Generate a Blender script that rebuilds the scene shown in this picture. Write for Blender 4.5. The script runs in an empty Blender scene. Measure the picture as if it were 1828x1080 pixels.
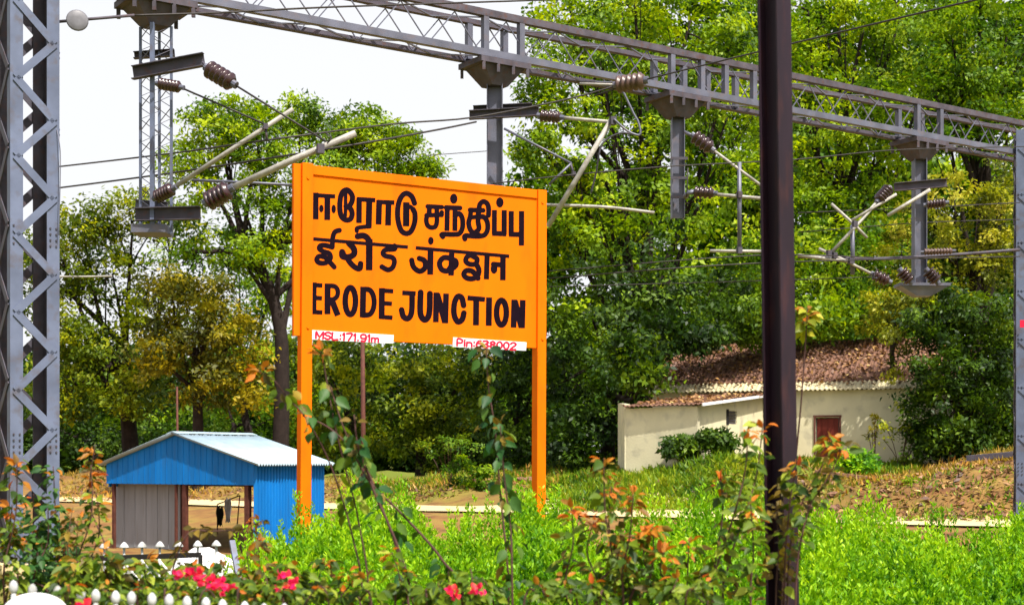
import bpy, math, random
import numpy as np
from mathutils import Vector, Matrix
R = random.Random(7); rng = np.random.default_rng(7)
S = bpy.context.scene
# ------------------------------------------------------------------ camera, sky, sun, exposure
F, CX, HY, ZC = 2600.0, 914.0, 820.0, 1.7
cam = bpy.data.objects.new('camera', bpy.data.cameras.new('camera'))
S.collection.objects.link(cam); S.camera = cam
cam.location = (0, 0, ZC); cam.rotation_euler = (math.pi/2, 0, 0)
cam.data.sensor_width = 36; cam.data.lens = 36*F/1828; cam.data.shift_y = (HY-540)/1828
cam.data.dof.use_dof = True; cam.data.dof.focus_distance = 18.5; cam.data.dof.aperture_fstop = 3.8
cam.data.clip_end = 6000; cam.data.clip_start = 0.1
SUN = Vector((0.30, -0.42, 0.86)).normalized()
W = bpy.data.worlds.new('World'); S.world = W; W.use_nodes = True
nt = W.node_tree; bg = nt.nodes['Background']
sky = nt.nodes.new('ShaderNodeTexSky'); sky.sky_type = 'NISHITA'; sky.sun_disc = False
sky.sun_elevation = math.asin(SUN.z); sky.sun_rotation = math.atan2(SUN.x, SUN.y)
sky.dust_density = 6.0; sky.air_density = 1.0; sky.ozone_density = 1.0
geo = nt.nodes.new('ShaderNodeNewGeometry'); sep = nt.nodes.new('ShaderNodeSeparateXYZ'); nt.links.new(geo.outputs['Incoming'], sep.inputs[0])
hz = nt.nodes.new('ShaderNodeMapRange'); hz.interpolation_type = 'SMOOTHSTEP'; nt.links.new(sep.outputs[2], hz.inputs[0])      # bright white haze towards the horizon
hz.inputs[1].default_value = -.75; hz.inputs[2].default_value = -.25; hz.inputs[3].default_value = .05; hz.inputs[4].default_value = .93
hm = nt.nodes.new('ShaderNodeMix'); hm.data_type = 'RGBA'; nt.links.new(hz.outputs[0], hm.inputs[0]); nt.links.new(sky.outputs[0], hm.inputs[6]); hm.inputs[7].default_value = (5.6, 5.65, 5.8, 1)
nt.links.new(hm.outputs[2], bg.inputs[0]); bg.inputs[1].default_value = 0.12
sl = bpy.data.lights.new('sun', 'SUN'); sl.energy = 5.0; sl.angle = math.radians(0.5); sl.color = (1, 0.95, 0.86)
so = bpy.data.objects.new('sun', sl); S.collection.objects.link(so); so.rotation_euler = SUN.to_track_quat('Z', 'Y').to_euler()
S.view_settings.view_transform = 'Standard'; S.view_settings.look = 'None'
S.view_settings.exposure = 0.62; S.view_settings.gamma = 1
S.cycles.max_bounces = 8; S.cycles.transparent_max_bounces = 4

# ------------------------------------------------------------------ helpers
def P(px, py, d): return Vector(((px-CX)/F*d, d, ZC+(HY-py)/F*d))
def sstep(a, b, x):
    t = np.clip((x-a)/(b-a), 0, 1); return t*t*(3-2*t)
class MB:
    def __init__(s): s.v = []; s.f = []
    def add(s, vs, fs):
        n = len(s.v); s.v += [tuple(v) for v in vs]; s.f += [tuple(i+n for i in f) for f in fs]; return s
    def hexa(s, b, t):                       # two rings of equal length
        n = len(b); fs = [tuple(range(n))[::-1], tuple(range(n, 2*n))]
        fs += [(i, (i+1) % n, n+(i+1) % n, n+i) for i in range(n)]
        return s.add(list(b)+list(t), fs)
    def bar(s, p, q, w, h, up=(0, 0, 1)):
        p, q = Vector(p), Vector(q); z = (q-p).normalized(); u = Vector(up)
        if abs(z.dot(u)) > .98: u = Vector((0, 1, 0))
        x = z.cross(u).normalized(); y = x.cross(z)
        o = [x*a*w/2+y*b*h/2 for a, b in ((-1, -1), (1, -1), (1, 1), (-1, 1))]
        return s.hexa([p+k for k in o], [q+k for k in o])
    def box(s, c, size, rz=0):
        c = Vector(c); ca, sa = math.cos(rz), math.sin(rz)
        r = lambda x, y: Vector((x*ca-y*sa, x*sa+y*ca, 0))
        o = [r(a*size[0]/2, b*size[1]/2) for a, b in ((-1, -1), (1, -1), (1, 1), (-1, 1))]
        hz = Vector((0, 0, size[2]/2))
        return s.hexa([c+k-hz for k in o], [c+k+hz for k in o])
    def tube(s, pts, rad, n=8, caps=True):
        pts = [Vector(p) for p in pts]; m = len(pts)
        rad = [rad]*m if not hasattr(rad, '__len__') else list(rad)
        ref = None; vs = []
        for i, p in enumerate(pts):
            t = (pts[min(i+1, m-1)]-pts[max(i-1, 0)]).normalized()
            if ref is None: ref = t.orthogonal().normalized()
            ref = (ref-t*ref.dot(t)).normalized(); b = t.cross(ref)
            vs += [p+(ref*math.cos(6.2832*k/n)+b*math.sin(6.2832*k/n))*rad[i] for k in range(n)]
        fs = [(i*n+k, i*n+(k+1) % n, (i+1)*n+(k+1) % n, (i+1)*n+k) for i in range(m-1) for k in range(n)]
        if caps: fs += [tuple(range(n))[::-1], tuple(range((m-1)*n, m*n))]
        return s.add(vs, fs)
    def build(s, name, m, parent=None, smooth=False):
        me = bpy.data.meshes.new(name)
        off = parent_loc(parent)
        me.from_pydata([tuple(Vector(v)-off) for v in s.v], [], s.f); me.materials.append(m)
        if smooth: me.polygons.foreach_set('use_smooth', [True]*len(me.polygons))
        me.update()
        return link(name, me, parent)
def parent_loc(p):
    v = Vector((0, 0, 0))
    while p is not None: v += p.location; p = p.parent
    return v
def link(name, me, parent=None):
    o = bpy.data.objects.new(name, me); S.collection.objects.link(o)
    if parent is not None: o.parent = parent
    return o
def tag(o, label, cat, group=None, kind=None):
    if label: o['label'] = label
    if cat: o['category'] = cat
    if group: o['group'] = group
    if kind: o['kind'] = kind
    return o
def thing(name, loc, label, cat, group=None):
    o = bpy.data.objects.new(name, None); S.collection.objects.link(o); o.location = loc; o.empty_display_size = .2
    return tag(o, label, cat, group)
def dup(o, loc, label=None, parent=None):
    c = o.copy(); S.collection.objects.link(c)
    if parent is not None: c.parent = parent
    else: c.location = loc
    if label: c['label'] = label
    for ch in list(o.children): dup(ch, None, None, c)
    return c
def spline(pts, k=6):
    pts = [Vector(p) for p in pts]; out = []
    for i in range(len(pts)-1):
        a, b, c, d = pts[max(i-1, 0)], pts[i], pts[i+1], pts[min(i+2, len(pts)-1)]
        for j in range(k):
            t = j/k; out.append(.5*((2*b)+(c-a)*t+(2*a-5*b+4*c-d)*t*t+(3*b-a-3*c+d)*t**3))
    return out+[pts[-1]]

# ------------------------------------------------------------------ materials
def mat(name, col, rough=.6, metal=0, var=.25, scale=4, dirt=None, bump=0, bscale=40, spec=.2, dirt_amt=.5, stretch=None):
    m = bpy.data.materials.new(name); m.use_nodes = True; t = m.node_tree; N = t.nodes; L = t.links
    b = N['Principled BSDF']; b.inputs['Roughness'].default_value = rough; b.inputs['Metallic'].default_value = metal
    b.inputs['Specular IOR Level'].default_value = spec
    g = N.new('ShaderNodeNewGeometry'); src = g.outputs['Position']
    if stretch:
        mp = N.new('ShaderNodeMapping'); mp.inputs['Scale'].default_value = stretch; L.new(src, mp.inputs[0]); src = mp.outputs[0]
    n = N.new('ShaderNodeTexNoise'); n.inputs['Scale'].default_value = scale; n.inputs['Detail'].default_value = 6; L.new(src, n.inputs['Vector'])
    r = N.new('ShaderNodeMapRange'); r.inputs[1].default_value = .3; r.inputs[2].default_value = .7
    r.inputs[3].default_value = 1-var; r.inputs[4].default_value = 1+var*.6; L.new(n.outputs[0], r.inputs[0])
    mx = N.new('ShaderNodeMix'); mx.data_type = 'RGBA'; mx.blend_type = 'MULTIPLY'; mx.inputs[0].default_value = 1
    mx.inputs[6].default_value = (*col, 1); L.new(r.outputs[0], mx.inputs[7]); out = mx.outputs[2]
    if dirt:
        n2 = N.new('ShaderNodeTexNoise'); n2.inputs['Scale'].default_value = scale*2.3; n2.inputs['Detail'].default_value = 8; L.new(src, n2.inputs['Vector'])
        r2 = N.new('ShaderNodeMapRange'); r2.inputs[1].default_value = .52; r2.inputs[2].default_value = .72; r2.inputs[4].default_value = dirt_amt; L.new(n2.outputs[0], r2.inputs[0])
        m2 = N.new('ShaderNodeMix'); m2.data_type = 'RGBA'; L.new(r2.outputs[0], m2.inputs[0]); L.new(out, m2.inputs[6]); m2.inputs[7].default_value = (*dirt, 1); out = m2.outputs[2]
    L.new(out, b.inputs['Base Color'])
    if bump:
        n3 = N.new('ShaderNodeTexNoise'); n3.inputs['Scale'].default_value = bscale; n3.inputs['Detail'].default_value = 5; L.new(g.outputs['Position'], n3.inputs['Vector'])
        bp = N.new('ShaderNodeBump'); bp.inputs['Strength'].default_value = bump; bp.inputs['Distance'].default_value = .05; L.new(n3.outputs[0], bp.inputs['Height']); L.new(bp.outputs[0], b.inputs['Normal'])
    return m
def leafmat(name, cols, trans=.35, tcol=(1.3, 1.25, .5), rough=.5):
    """cols: ramp over the per-leaf hue attribute"""
    m = bpy.data.materials.new(name); m.use_nodes = True; t = m.node_tree; N = t.nodes; L = t.links
    b = N['Principled BSDF']; b.inputs['Roughness'].default_value = rough; b.inputs['Specular IOR Level'].default_value = .25
    a = N.new('ShaderNodeAttribute'); a.attribute_name = 'tint'
    cr = N.new('ShaderNodeValToRGB'); e = cr.color_ramp.elements
    while len(e) < len(cols): e.new(.5)
    for i, c in enumerate(cols): e[i].position = i/(len(cols)-1); e[i].color = (*c, 1)
    L.new(a.outputs['Fac'], cr.inputs[0]); L.new(cr.outputs[0], b.inputs['Base Color'])
    tr = N.new('ShaderNodeBsdfTranslucent'); mm = N.new('ShaderNodeMix'); mm.data_type = 'RGBA'; mm.blend_type = 'MULTIPLY'; mm.inputs[0].default_value = 1
    L.new(cr.outputs[0], mm.inputs[6]); mm.inputs[7].default_value = (*tcol, 1); L.new(mm.outputs[2], tr.inputs[0])
    ms = N.new('ShaderNodeMixShader'); ms.inputs[0].default_value = trans; L.new(b.outputs[0], ms.inputs[1]); L.new(tr.outputs[0], ms.inputs[2])
    L.new(ms.outputs[0], N['Material Output'].inputs[0]); return m
M = dict(
 steel=mat('galvanised_steel', (.115, .12, .165), .5, .25, .3, 3, (.16, .12, .12), spec=.5),
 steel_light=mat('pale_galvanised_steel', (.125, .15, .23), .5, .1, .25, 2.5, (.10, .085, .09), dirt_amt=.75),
 steel_dark=mat('dark_steel_worn_and_shaded', (.075, .07, .09), .6, .2, .3, 5, (.12, .06, .05)),  # worn dark fittings; doubles as painted shade on the lattice masts
 rusty=mat('rusty_grey_steel', (.085, .075, .095), .6, .1, .35, 5, (.10, .045, .03), dirt_amt=.6),
 tube=mat('aged_cantilever_tube', (.36, .345, .315), .55, .1, .35, 6, (.20, .15, .12)),
 porcelain=mat('brown_glazed_porcelain', (.035, .014, .016), .25, 0, .3, 8, spec=.6),
 porcelain_pale=mat('dusty_porcelain', (.09, .05, .042), .4, 0, .3, 8, spec=.5),
 disc=mat('pale_grey_disc', (.15, .15, .17), .45, 0, .2, 10),
 wire=mat('weathered_copper_wire', (.05, .045, .045), .6, .3, .2, 8),
 orange=mat('orange_sign_paint', (.80, .152, .001), .75, 0, .08, 1.6, (.50, .085, .004), spec=.06, dirt_amt=.45, stretch=(1, 1, .35)),
 black=mat('black_sign_paint', (.008, .003, .008), .8, 0, .3, 6, spec=.05),
 fence=mat('weathered_white_paint', (.44, .45, .46), .7, 0, .3, 9, (.20, .19, .15), dirt_amt=.7),
 white=mat('white_paint', (.80, .80, .82), .5, 0, .1, 6, (.55, .52, .48), dirt_amt=.5),
 red=mat('red_sign_paint', (.62, .01, .045), .5, 0, .15, 20),
 maroon=mat('maroon_paint_with_shade', (.017, .008, .015), .5, .0, .35, 7, (.075, .022, .016), spec=.22, dirt_amt=.35, stretch=(1, 1, .25)),  # maroon paint, darkened further to hold the platform roof's shade
 blue=mat('bright_blue_sheet_paint', (.002, .15, .47), .55, 0, .18, 1.2, (.02, .085, .22), dirt_amt=.4, stretch=(2, 2, .4)),
 sheet=mat('white_corrugated_sheet', (.30, .40, .47), .5, .05, .15, 2, (.24, .24, .23), dirt_amt=.35),
 door=mat('grey_white_door_sheet', (.24, .25, .27), .6, 0, .15, 1.5, (.17, .16, .15), stretch=(3, 3, .3)),
 wood=mat('dark_brown_wood', (.10, .035, .025), .7, 0, .35, 6),
 bark=mat('dark_bark', (.022, .015, .013), .9, 0, .4, 3, (.045, .034, .028), bump=.6, bscale=12),
 cream=mat('cream_limewash', (.60, .555, .375), .85, 0, .14, .9, (.30, .28, .22), dirt_amt=.55, bump=.15, bscale=14),
 roof=mat('reddish_brown_roof_sheet', (.17, .09, .062), .85, 0, .4, 2, (.07, .05, .045)),
 eave=mat('pale_roof_edge', (.48, .42, .26), .7, 0, .3, 3),
 reddoor=mat('red_brown_door', (.14, .022, .014), .6, 0, .2, 4),
 dark=mat('black_steel_and_gap_shade', (.02, .018, .018), .9, 0, .1, 2),  # flat black for the hurdle bars, also painted shade for openings
 road=mat('pale_concrete', (.56, .44, .24), .85, 0, .15, .6, (.5, .36, .2), bump=.2, bscale=6),
 rock=mat('brown_stone', (.22, .12, .075), .9, 0, .4, 3, (.1, .06, .05), bump=.5, bscale=8),
 stem=mat('brown_green_stem', (.075, .035, .03), .7, 0, .3, 20),
 stem_green=mat('green_stem', (.07, .09, .02), .7, 0, .3, 20),
 cloth_dark=mat('dark_green_cloth', (.03, .035, .02), .9),
)
PINK = leafmat('magenta_petals', [(.75, .012, .16), (.80, .02, .10), (.72, .03, .03)], .3, (1.2, .9, .9))
LM = dict(
 bright=leafmat('bright_leaves', [(.022, .062, .003), (.095, .19, .003), (.27, .40, .004), (.47, .55, .005)], .45),
 mid=leafmat('mid_leaves', [(.015, .050, .004), (.06, .145, .004), (.17, .29, .005), (.36, .46, .006)], .43),
 deep=leafmat('deep_leaves', [(.009, .027, .004), (.022, .056, .004), (.055, .115, .005), (.15, .24, .006)], .36),
 olive=leafmat('olive_brown_leaves', [(.014, .034, .004), (.055, .10, .005), (.17, .23, .006), (.40, .42, .008)], .40),
 amber=leafmat('amber_leaves', [(.03, .042, .004), (.10, .105, .005), (.26, .22, .006), (.46, .36, .008)], .38),
 yellow=leafmat('yellow_leaves', [(.04, .06, .006), (.14, .17, .008), (.32, .34, .012), (.50, .44, .04)], .38),
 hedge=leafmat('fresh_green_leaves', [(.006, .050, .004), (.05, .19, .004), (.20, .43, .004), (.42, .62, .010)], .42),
 shrub=leafmat('shrub_leaves', [(.018, .045, .006), (.055, .11, .008), (.15, .22, .010), (.38, .44, .05)], .40),
 vine=leafmat('vine_leaves', [(.010, .045, .012), (.02, .08, .014), (.05, .12, .015), (.16, .22, .02)], .25),
 young=leafmat('orange_young_leaves', [(.12, .07, .012), (.30, .13, .012), (.50, .19, .015), (.55, .09, .015)], .35, (1.3, 1.0, .6)),
 bronze=leafmat('bronze_leaves', [(.05, .045, .012), (.11, .08, .014), (.20, .13, .018), (.34, .25, .03)], .28),
 litter=leafmat('fallen_leaves', [(.07, .036, .026), (.16, .075, .042), (.32, .17, .06), (.62, .46, .18)], .1),
 grass=leafmat('yellow_green_grass', [(.03, .09, .006), (.10, .20, .006), (.21, .30, .008), (.34, .36, .015)], .35),
 dry=leafmat('dry_grass', [(.14, .12, .02), (.30, .22, .03), (.48, .32, .05), (.50, .22, .04)], .3),
 white=leafmat('white_blossom', [(.25, .35, .06), (.45, .5, .2), (.7, .7, .5), (.8, .8, .7)], .3),
)

# ------------------------------------------------------------------ foliage meshes
def unit(a): return a/np.maximum(np.linalg.norm(a, axis=1, keepdims=True), 1e-9)
def leaves(name, m, C, D, Nn, Ln, Wd, tint, parent=None, detail=False):
    """one mesh of separate leaves; C base points, D directions, Nn normals"""
    C = np.asarray(C, float); n = len(C); D = unit(np.asarray(D, float)); B = unit(np.cross(D, Nn)); U = np.cross(B, D)
    Ln = np.broadcast_to(Ln, n)[:, None]; Wd = np.broadcast_to(Wd, n)[:, None]
    if not detail:
        prof = [(0, 0, 0), (.42, .5, .10), (1, 0, -.05), (.42, -.5, .10)]; fc = [(0, 1, 2, 3)]
    else:      # ovate leaf folded on its midrib, tip turned down
        prof = [(0, 0, 0), (.18, .36, .05), (.45, .5, .06), (.75, .28, -.03), (1, 0, -.22), (.75, -.28, -.03), (.45, -.5, .06), (.18, -.36, .05), (.45, 0, -.04)]
        fc = [(0, 1, 2, 8), (8, 2, 3, 4), (8, 4, 5, 6), (0, 8, 6, 7)]
    V = np.stack([C+D*(a*Ln)+B*(b*Wd)+U*(c*Ln) for a, b, c in prof], 1)
    k = len(prof); idx = (np.arange(n)[:, None, None]*k+np.array(fc)[None]).reshape(-1)
    me = bpy.data.meshes.new(name); off = np.array(parent_loc(parent)); nf = n*len(fc)
    me.vertices.add(n*k); me.vertices.foreach_set('co', (V-off).astype(np.float32).reshape(-1))
    me.loops.add(nf*4); me.loops.foreach_set('vertex_index', idx.astype(np.int32))
    me.polygons.add(nf); me.polygons.foreach_set('loop_start', np.arange(0, nf*4, 4, dtype=np.int32))
    me.polygons.foreach_set('loop_total', np.full(nf, 4, np.int32))
    at = me.attributes.new('tint', 'FLOAT', 'FACE'); at.data.foreach_set('value', np.repeat(np.clip(tint, 0, 1), len(fc)).astype(np.float32))
    me.materials.append(m); me.update(); me.validate()
    return link(name, me, parent)
def ball(n): return unit(rng.normal(size=(n, 3)))
def crown_leaves(lobes, clumps, per, crad, L, droop=.2, shell=.33):
    """lobes (px,py,d,rx,ry,rdepth): returns leaf arrays and the clump centres per lobe"""
    Cs, Ts, Ns, cc = [], [], [], []
    for lb in lobes:
        px, py, d, rx, ry, rd = lb[:6]; dens = lb[6] if len(lb) > 6 else 1
        c = np.array(P(px, py, d)); r = np.array((rx*d/F, rd, ry*d/F)); n = max(3, int(clumps*dens))
        k = c+ball(n)*(rng.random((n, 1))**shell)*r; cc.append(k)
        base = rng.beta(1.1, 1.2, n)*.8+rng.uniform(-.10, .22); cn = unit(ball(n)*.75+np.array((0, -.15, .7)))
        for q in range(n):
            m = int(per*rng.uniform(.6, 1.4)); s = crad*rng.uniform(.6, 1.35)
            Cs.append(k[q]+ball(m)*(rng.random((m, 1))**.5)*np.array((s, s, s*.62)))
            Ns.append(np.repeat(cn[q][None], m, 0)); Ts.append(np.clip(base[q]+rng.normal(.04, .11, m), 0, 1))
    C = np.concatenate(Cs); T = np.concatenate(Ts); n = len(C)
    N = np.concatenate(Ns)+ball(n)*.55; D = np.cross(N, ball(n))+ball(n)*.35+np.array((0, 0, -droop))
    return C, D, N, L*rng.uniform(.65, 1.35, n), T, cc
def gz(x, y): return float(H(np.array([x]), np.array([y]))[0])
def tree(name, label, cat, group, trunk, tr, lobes, m, clumps=24, per=55, crad=.8, L=.30, aspect=.5, droop=.2, twigs=4, shell=.33, fork=None, bark='bark'):
    """trunk: list of (px,py,d) from the fork down; it is carried on to the ground"""
    pts = [P(*t) for t in trunk]; b = pts[-1].copy(); b.z = gz(b.x, b.y)-.2
    t = thing(name, (b.x, b.y, b.z+.2), label, cat, group)
    path = spline([b]+pts[::-1], 5); mb = MB()
    mb.tube(path, [tr*(1.35-.75*i/(len(path)-1)) for i in range(len(path))], 9)
    C, D, N, Ln, T, cc = crown_leaves(lobes, clumps, per, crad, L, droop, shell)
    for k in cc:
        c = Vector(k.mean(0)); i0 = int(len(path)*R.uniform(.55, .98)); s = path[min(i0, len(path)-1)]
        mid = s.lerp(c, .5)+Vector((R.uniform(-.4, .4), R.uniform(-.4, .4), -.08*(c-s).length+R.uniform(0, .5)))
        lp = spline([s, mid, c], 5); mb.tube(lp, [tr*.5*(1-.8*i/(len(lp)-1)) for i in range(len(lp))], 6)
        for q in k[:twigs]:
            s2 = lp[R.randint(4, len(lp)-1)]; q = Vector(q); mb.tube(spline([s2, s2.lerp(q, .5)+Vector((0, 0, .2)), q], 3), [tr*.14, tr*.12, tr*.10, tr*.08, tr*.06, tr*.05, tr*.04], 4)
    mb.build('trunk', M[bark], t, True)
    leaves('crown', LM[m], C, D, N, Ln, Ln*aspect, T, t)
    return t

# ------------------------------------------------------------------ terrain
def road_s(x, y): return .588*(x+23.6)+.809*(y-75)+4.6
_k = rng.uniform(-1, 1, (14, 2)); _ph = rng.uniform(0, 6.28, 14); _fr = np.geomspace(.25, 4.5, 14)
def rough(x, y):
    z = np.zeros_like(x)
    for k, p, f in zip(_k, _ph, _fr): z = z+np.sin((x*k[0]+y*k[1])*f*1.6+p)*.30/(f**.75+.6)
    return z*.55
def H(x, y):
    s = road_s(x, y); a = sstep(-6, 9, x)
    low = -.08-.97*(1-sstep(-13, -5, s))
    top = .55+1.15*a
    z = low+(top+.08)*(.62*sstep(.3, 4.2, s)+.38*sstep(3, 11, s))
    z = z+rough(x, y)*.6*sstep(.2, 2.2, s)*(1-sstep(60, 200, np.abs(x)))
    z = z+rough(x, y)*.10*(1-sstep(-8, -5, s))
    plat = 1-sstep(26, 31, y)
    z = z*(1-plat)+0.0*plat
    # the grassy mound in front of the lean-to
    g = np.exp(-(((x-5.4)/4.4)**2+((y-50.0)/2.4)**2)); z = z+g*.80
    return z
def axis(lo, hi, step, far):
    a = np.arange(lo, hi+.01, step); g = [step]; p = hi; e = []
    while p < far: g.append(g[-1]*1.5); p += g[-1]; e.append(p)
    e = np.array(e); return np.concatenate([(lo-(e-hi))[::-1], a, e])
xs = axis(-36, 30, .4, 3000); ys = axis(-4, 96, .4, 3000)
X, Y = np.meshgrid(xs, ys); Z = H(X, Y)
def grid_mesh(name, X, Y, Z, m):
    h, w = X.shape; V = np.stack([X, Y, Z], -1).reshape(-1, 3)
    i = np.arange(h*w).reshape(h, w); q = np.stack([i[:-1, :-1], i[:-1, 1:], i[1:, 1:], i[1:, :-1]], -1).reshape(-1, 4)
    me = bpy.data.meshes.new(name); me.from_pydata(V.tolist(), [], q.tolist()); me.materials.append(m)
    me.polygons.foreach_set('use_smooth', [True]*len(me.polygons)); return me
def ground_mat():
    m = mat('dry_soil', (.25, .115, .042), .95, 0, .45, .9, (.085, .032, .02), bump=.7, bscale=5, dirt_amt=.8)
    t = m.node_tree; N = t.nodes; L = t.links; b = N['Principled BSDF']; src = b.inputs['Base Color'].links[0].from_socket
    a = N.new('ShaderNodeAttribute'); a.attribute_name = 'cover'
    n = N.new('ShaderNodeTexNoise'); n.inputs['Scale'].default_value = .9; n.inputs['Detail'].default_value = 7
    g = N.new('ShaderNodeNewGeometry'); L.new(g.outputs['Position'], n.inputs['Vector'])
    ad = N.new('ShaderNodeMath'); ad.operation = 'MULTIPLY_ADD'; L.new(n.outputs[0], ad.inputs[0]); ad.inputs[1].default_value = 1.6; ad.inputs[2].default_value = -.8
    a2 = N.new('ShaderNodeMath'); a2.operation = 'ADD'; a2.use_clamp = True; L.new(ad.outputs[0], a2.inputs[0]); L.new(a.outputs['Fac'], a2.inputs[1])
    mx = N.new('ShaderNodeMix'); mx.data_type = 'RGBA'; L.new(a2.outputs[0], mx.inputs[0]); L.new(src, mx.inputs[6]); mx.inputs[7].default_value = (.12, .15, .018, 1)
    L.new(mx.outputs[2], b.inputs['Base Color']); return m
gm = grid_mesh('ground', X, Y, Z, ground_mat())
cov = .22+np.exp(-(((X-6.0)/5.2)**2+((Y-51)/4.2)**2))*1.3+.55*np.exp(-(((X-.5)/7)**2+((Y-63)/6)**2))+.55*(1-sstep(24, 30, Y))+.75*sstep(8, 16, road_s(X, Y))+.3*np.exp(-(((X+3)/6)**2+((Y-64)/4)**2))
at = gm.attributes.new('cover', 'FLOAT', 'POINT'); at.data.foreach_set('value', np.clip(cov, 0, 1).astype(np.float32).reshape(-1))
tag(link('ground', gm), 'dry brown earth rising to a low bank under the trees', 'ground', kind='structure')
u = np.linspace(-150, 150, 200); v = np.linspace(-4.6, .2, 9)-4.6; UU, VV = np.meshgrid(u, v)
RX = -23.6+.809*UU+.588*VV; RY = 75-.588*UU+.809*VV
ok = np.minimum(RY, 200) 
rm = grid_mesh('road', RX, RY, H(RX, RY)+.05+.03*rng.random(RX.shape), M['road'])
tag(link('road', rm), 'pale sunlit track running past the foot of the bank', 'road', kind='structure')

# ------------------------------------------------------------------ station sign
A0 = P(540, 293, 17.0); A1 = P(968, 340, 17.0*527/480)
SU = (A1-A0); SU.z = 0; SW = SU.length; SU.normalize(); SN = Vector((SU.y, -SU.x, 0))     # SN faces the camera
ZT, ZB = A0.z, 3.12
def onplane(px, py, off=0.0):
    d = Vector(((px-CX)/F, 1, (HY-py)/F)); o = A0+SN*off-Vector((0, 0, ZC))
    k = o.dot(SN)/d.dot(SN); return d*k+Vector((0, 0, ZC))
sign = thing('station_sign', (A0+SU*SW/2).xy.to_3d(), 'tall orange railway station name board on two orange posts, lettered in black in three scripts', 'sign')
def splate(u0, u1, z0, z1, o0, o1, name, m, par=sign):
    b = [A0+SU*a+SN*o for a, o in ((u0, o1), (u1, o1), (u1, o0), (u0, o0))]
    mb = MB().hexa([Vector((p.x, p.y, z0)) for p in b], [Vector((p.x, p.y, z1)) for p in b])
    o = mb.build(name, m, par); bv = o.modifiers.new('edge', 'BEVEL'); bv.width = .006; bv.segments = 2; return o
board = splate(.045, SW-.06, ZB, ZT-.005, -.03, 0.0, 'board', M['orange'])
splate(.12, SW-.085, ZT-.115, ZT-.004, 0.0005, .018, 'top_rail', M['orange'])
splate(-.105, -.012, ZB+.02, ZT+.0, -.07, -.01, 'side_panel', M['orange'])
def post(ut, ub, zt, w, dp, name='post'):
    mb = MB(); b = A0+SU*ub; t = A0+SU*ut
    def ring(c, z): return [Vector((c.x, c.y, z))+SU*a*w/2+SN*(o) for a, o in ((-1, .035), (1, .035), (1, .035-dp), (-1, .035-dp))]
    mb.hexa(ring(b, -.3), ring(t, zt)); o = mb.build(name, M['orange'], sign); bv = o.modifiers.new('edge', 'BEVEL'); bv.width = .006; bv.segments = 2
    return o
post(.055, .02, ZT+.012, .135, .13); post(SW-.015, SW-.04, ZT+.0, .13, .14)
for uu in (.055, SW-.015):
    for zz in (ZB+.12, ZT-.16):
        c = A0+SU*uu; c = Vector((c.x, c.y, zz))+SN*.034; MB().tube([c, c+SN*.012], .018, 8).build('bolt', M['orange'], sign)
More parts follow.
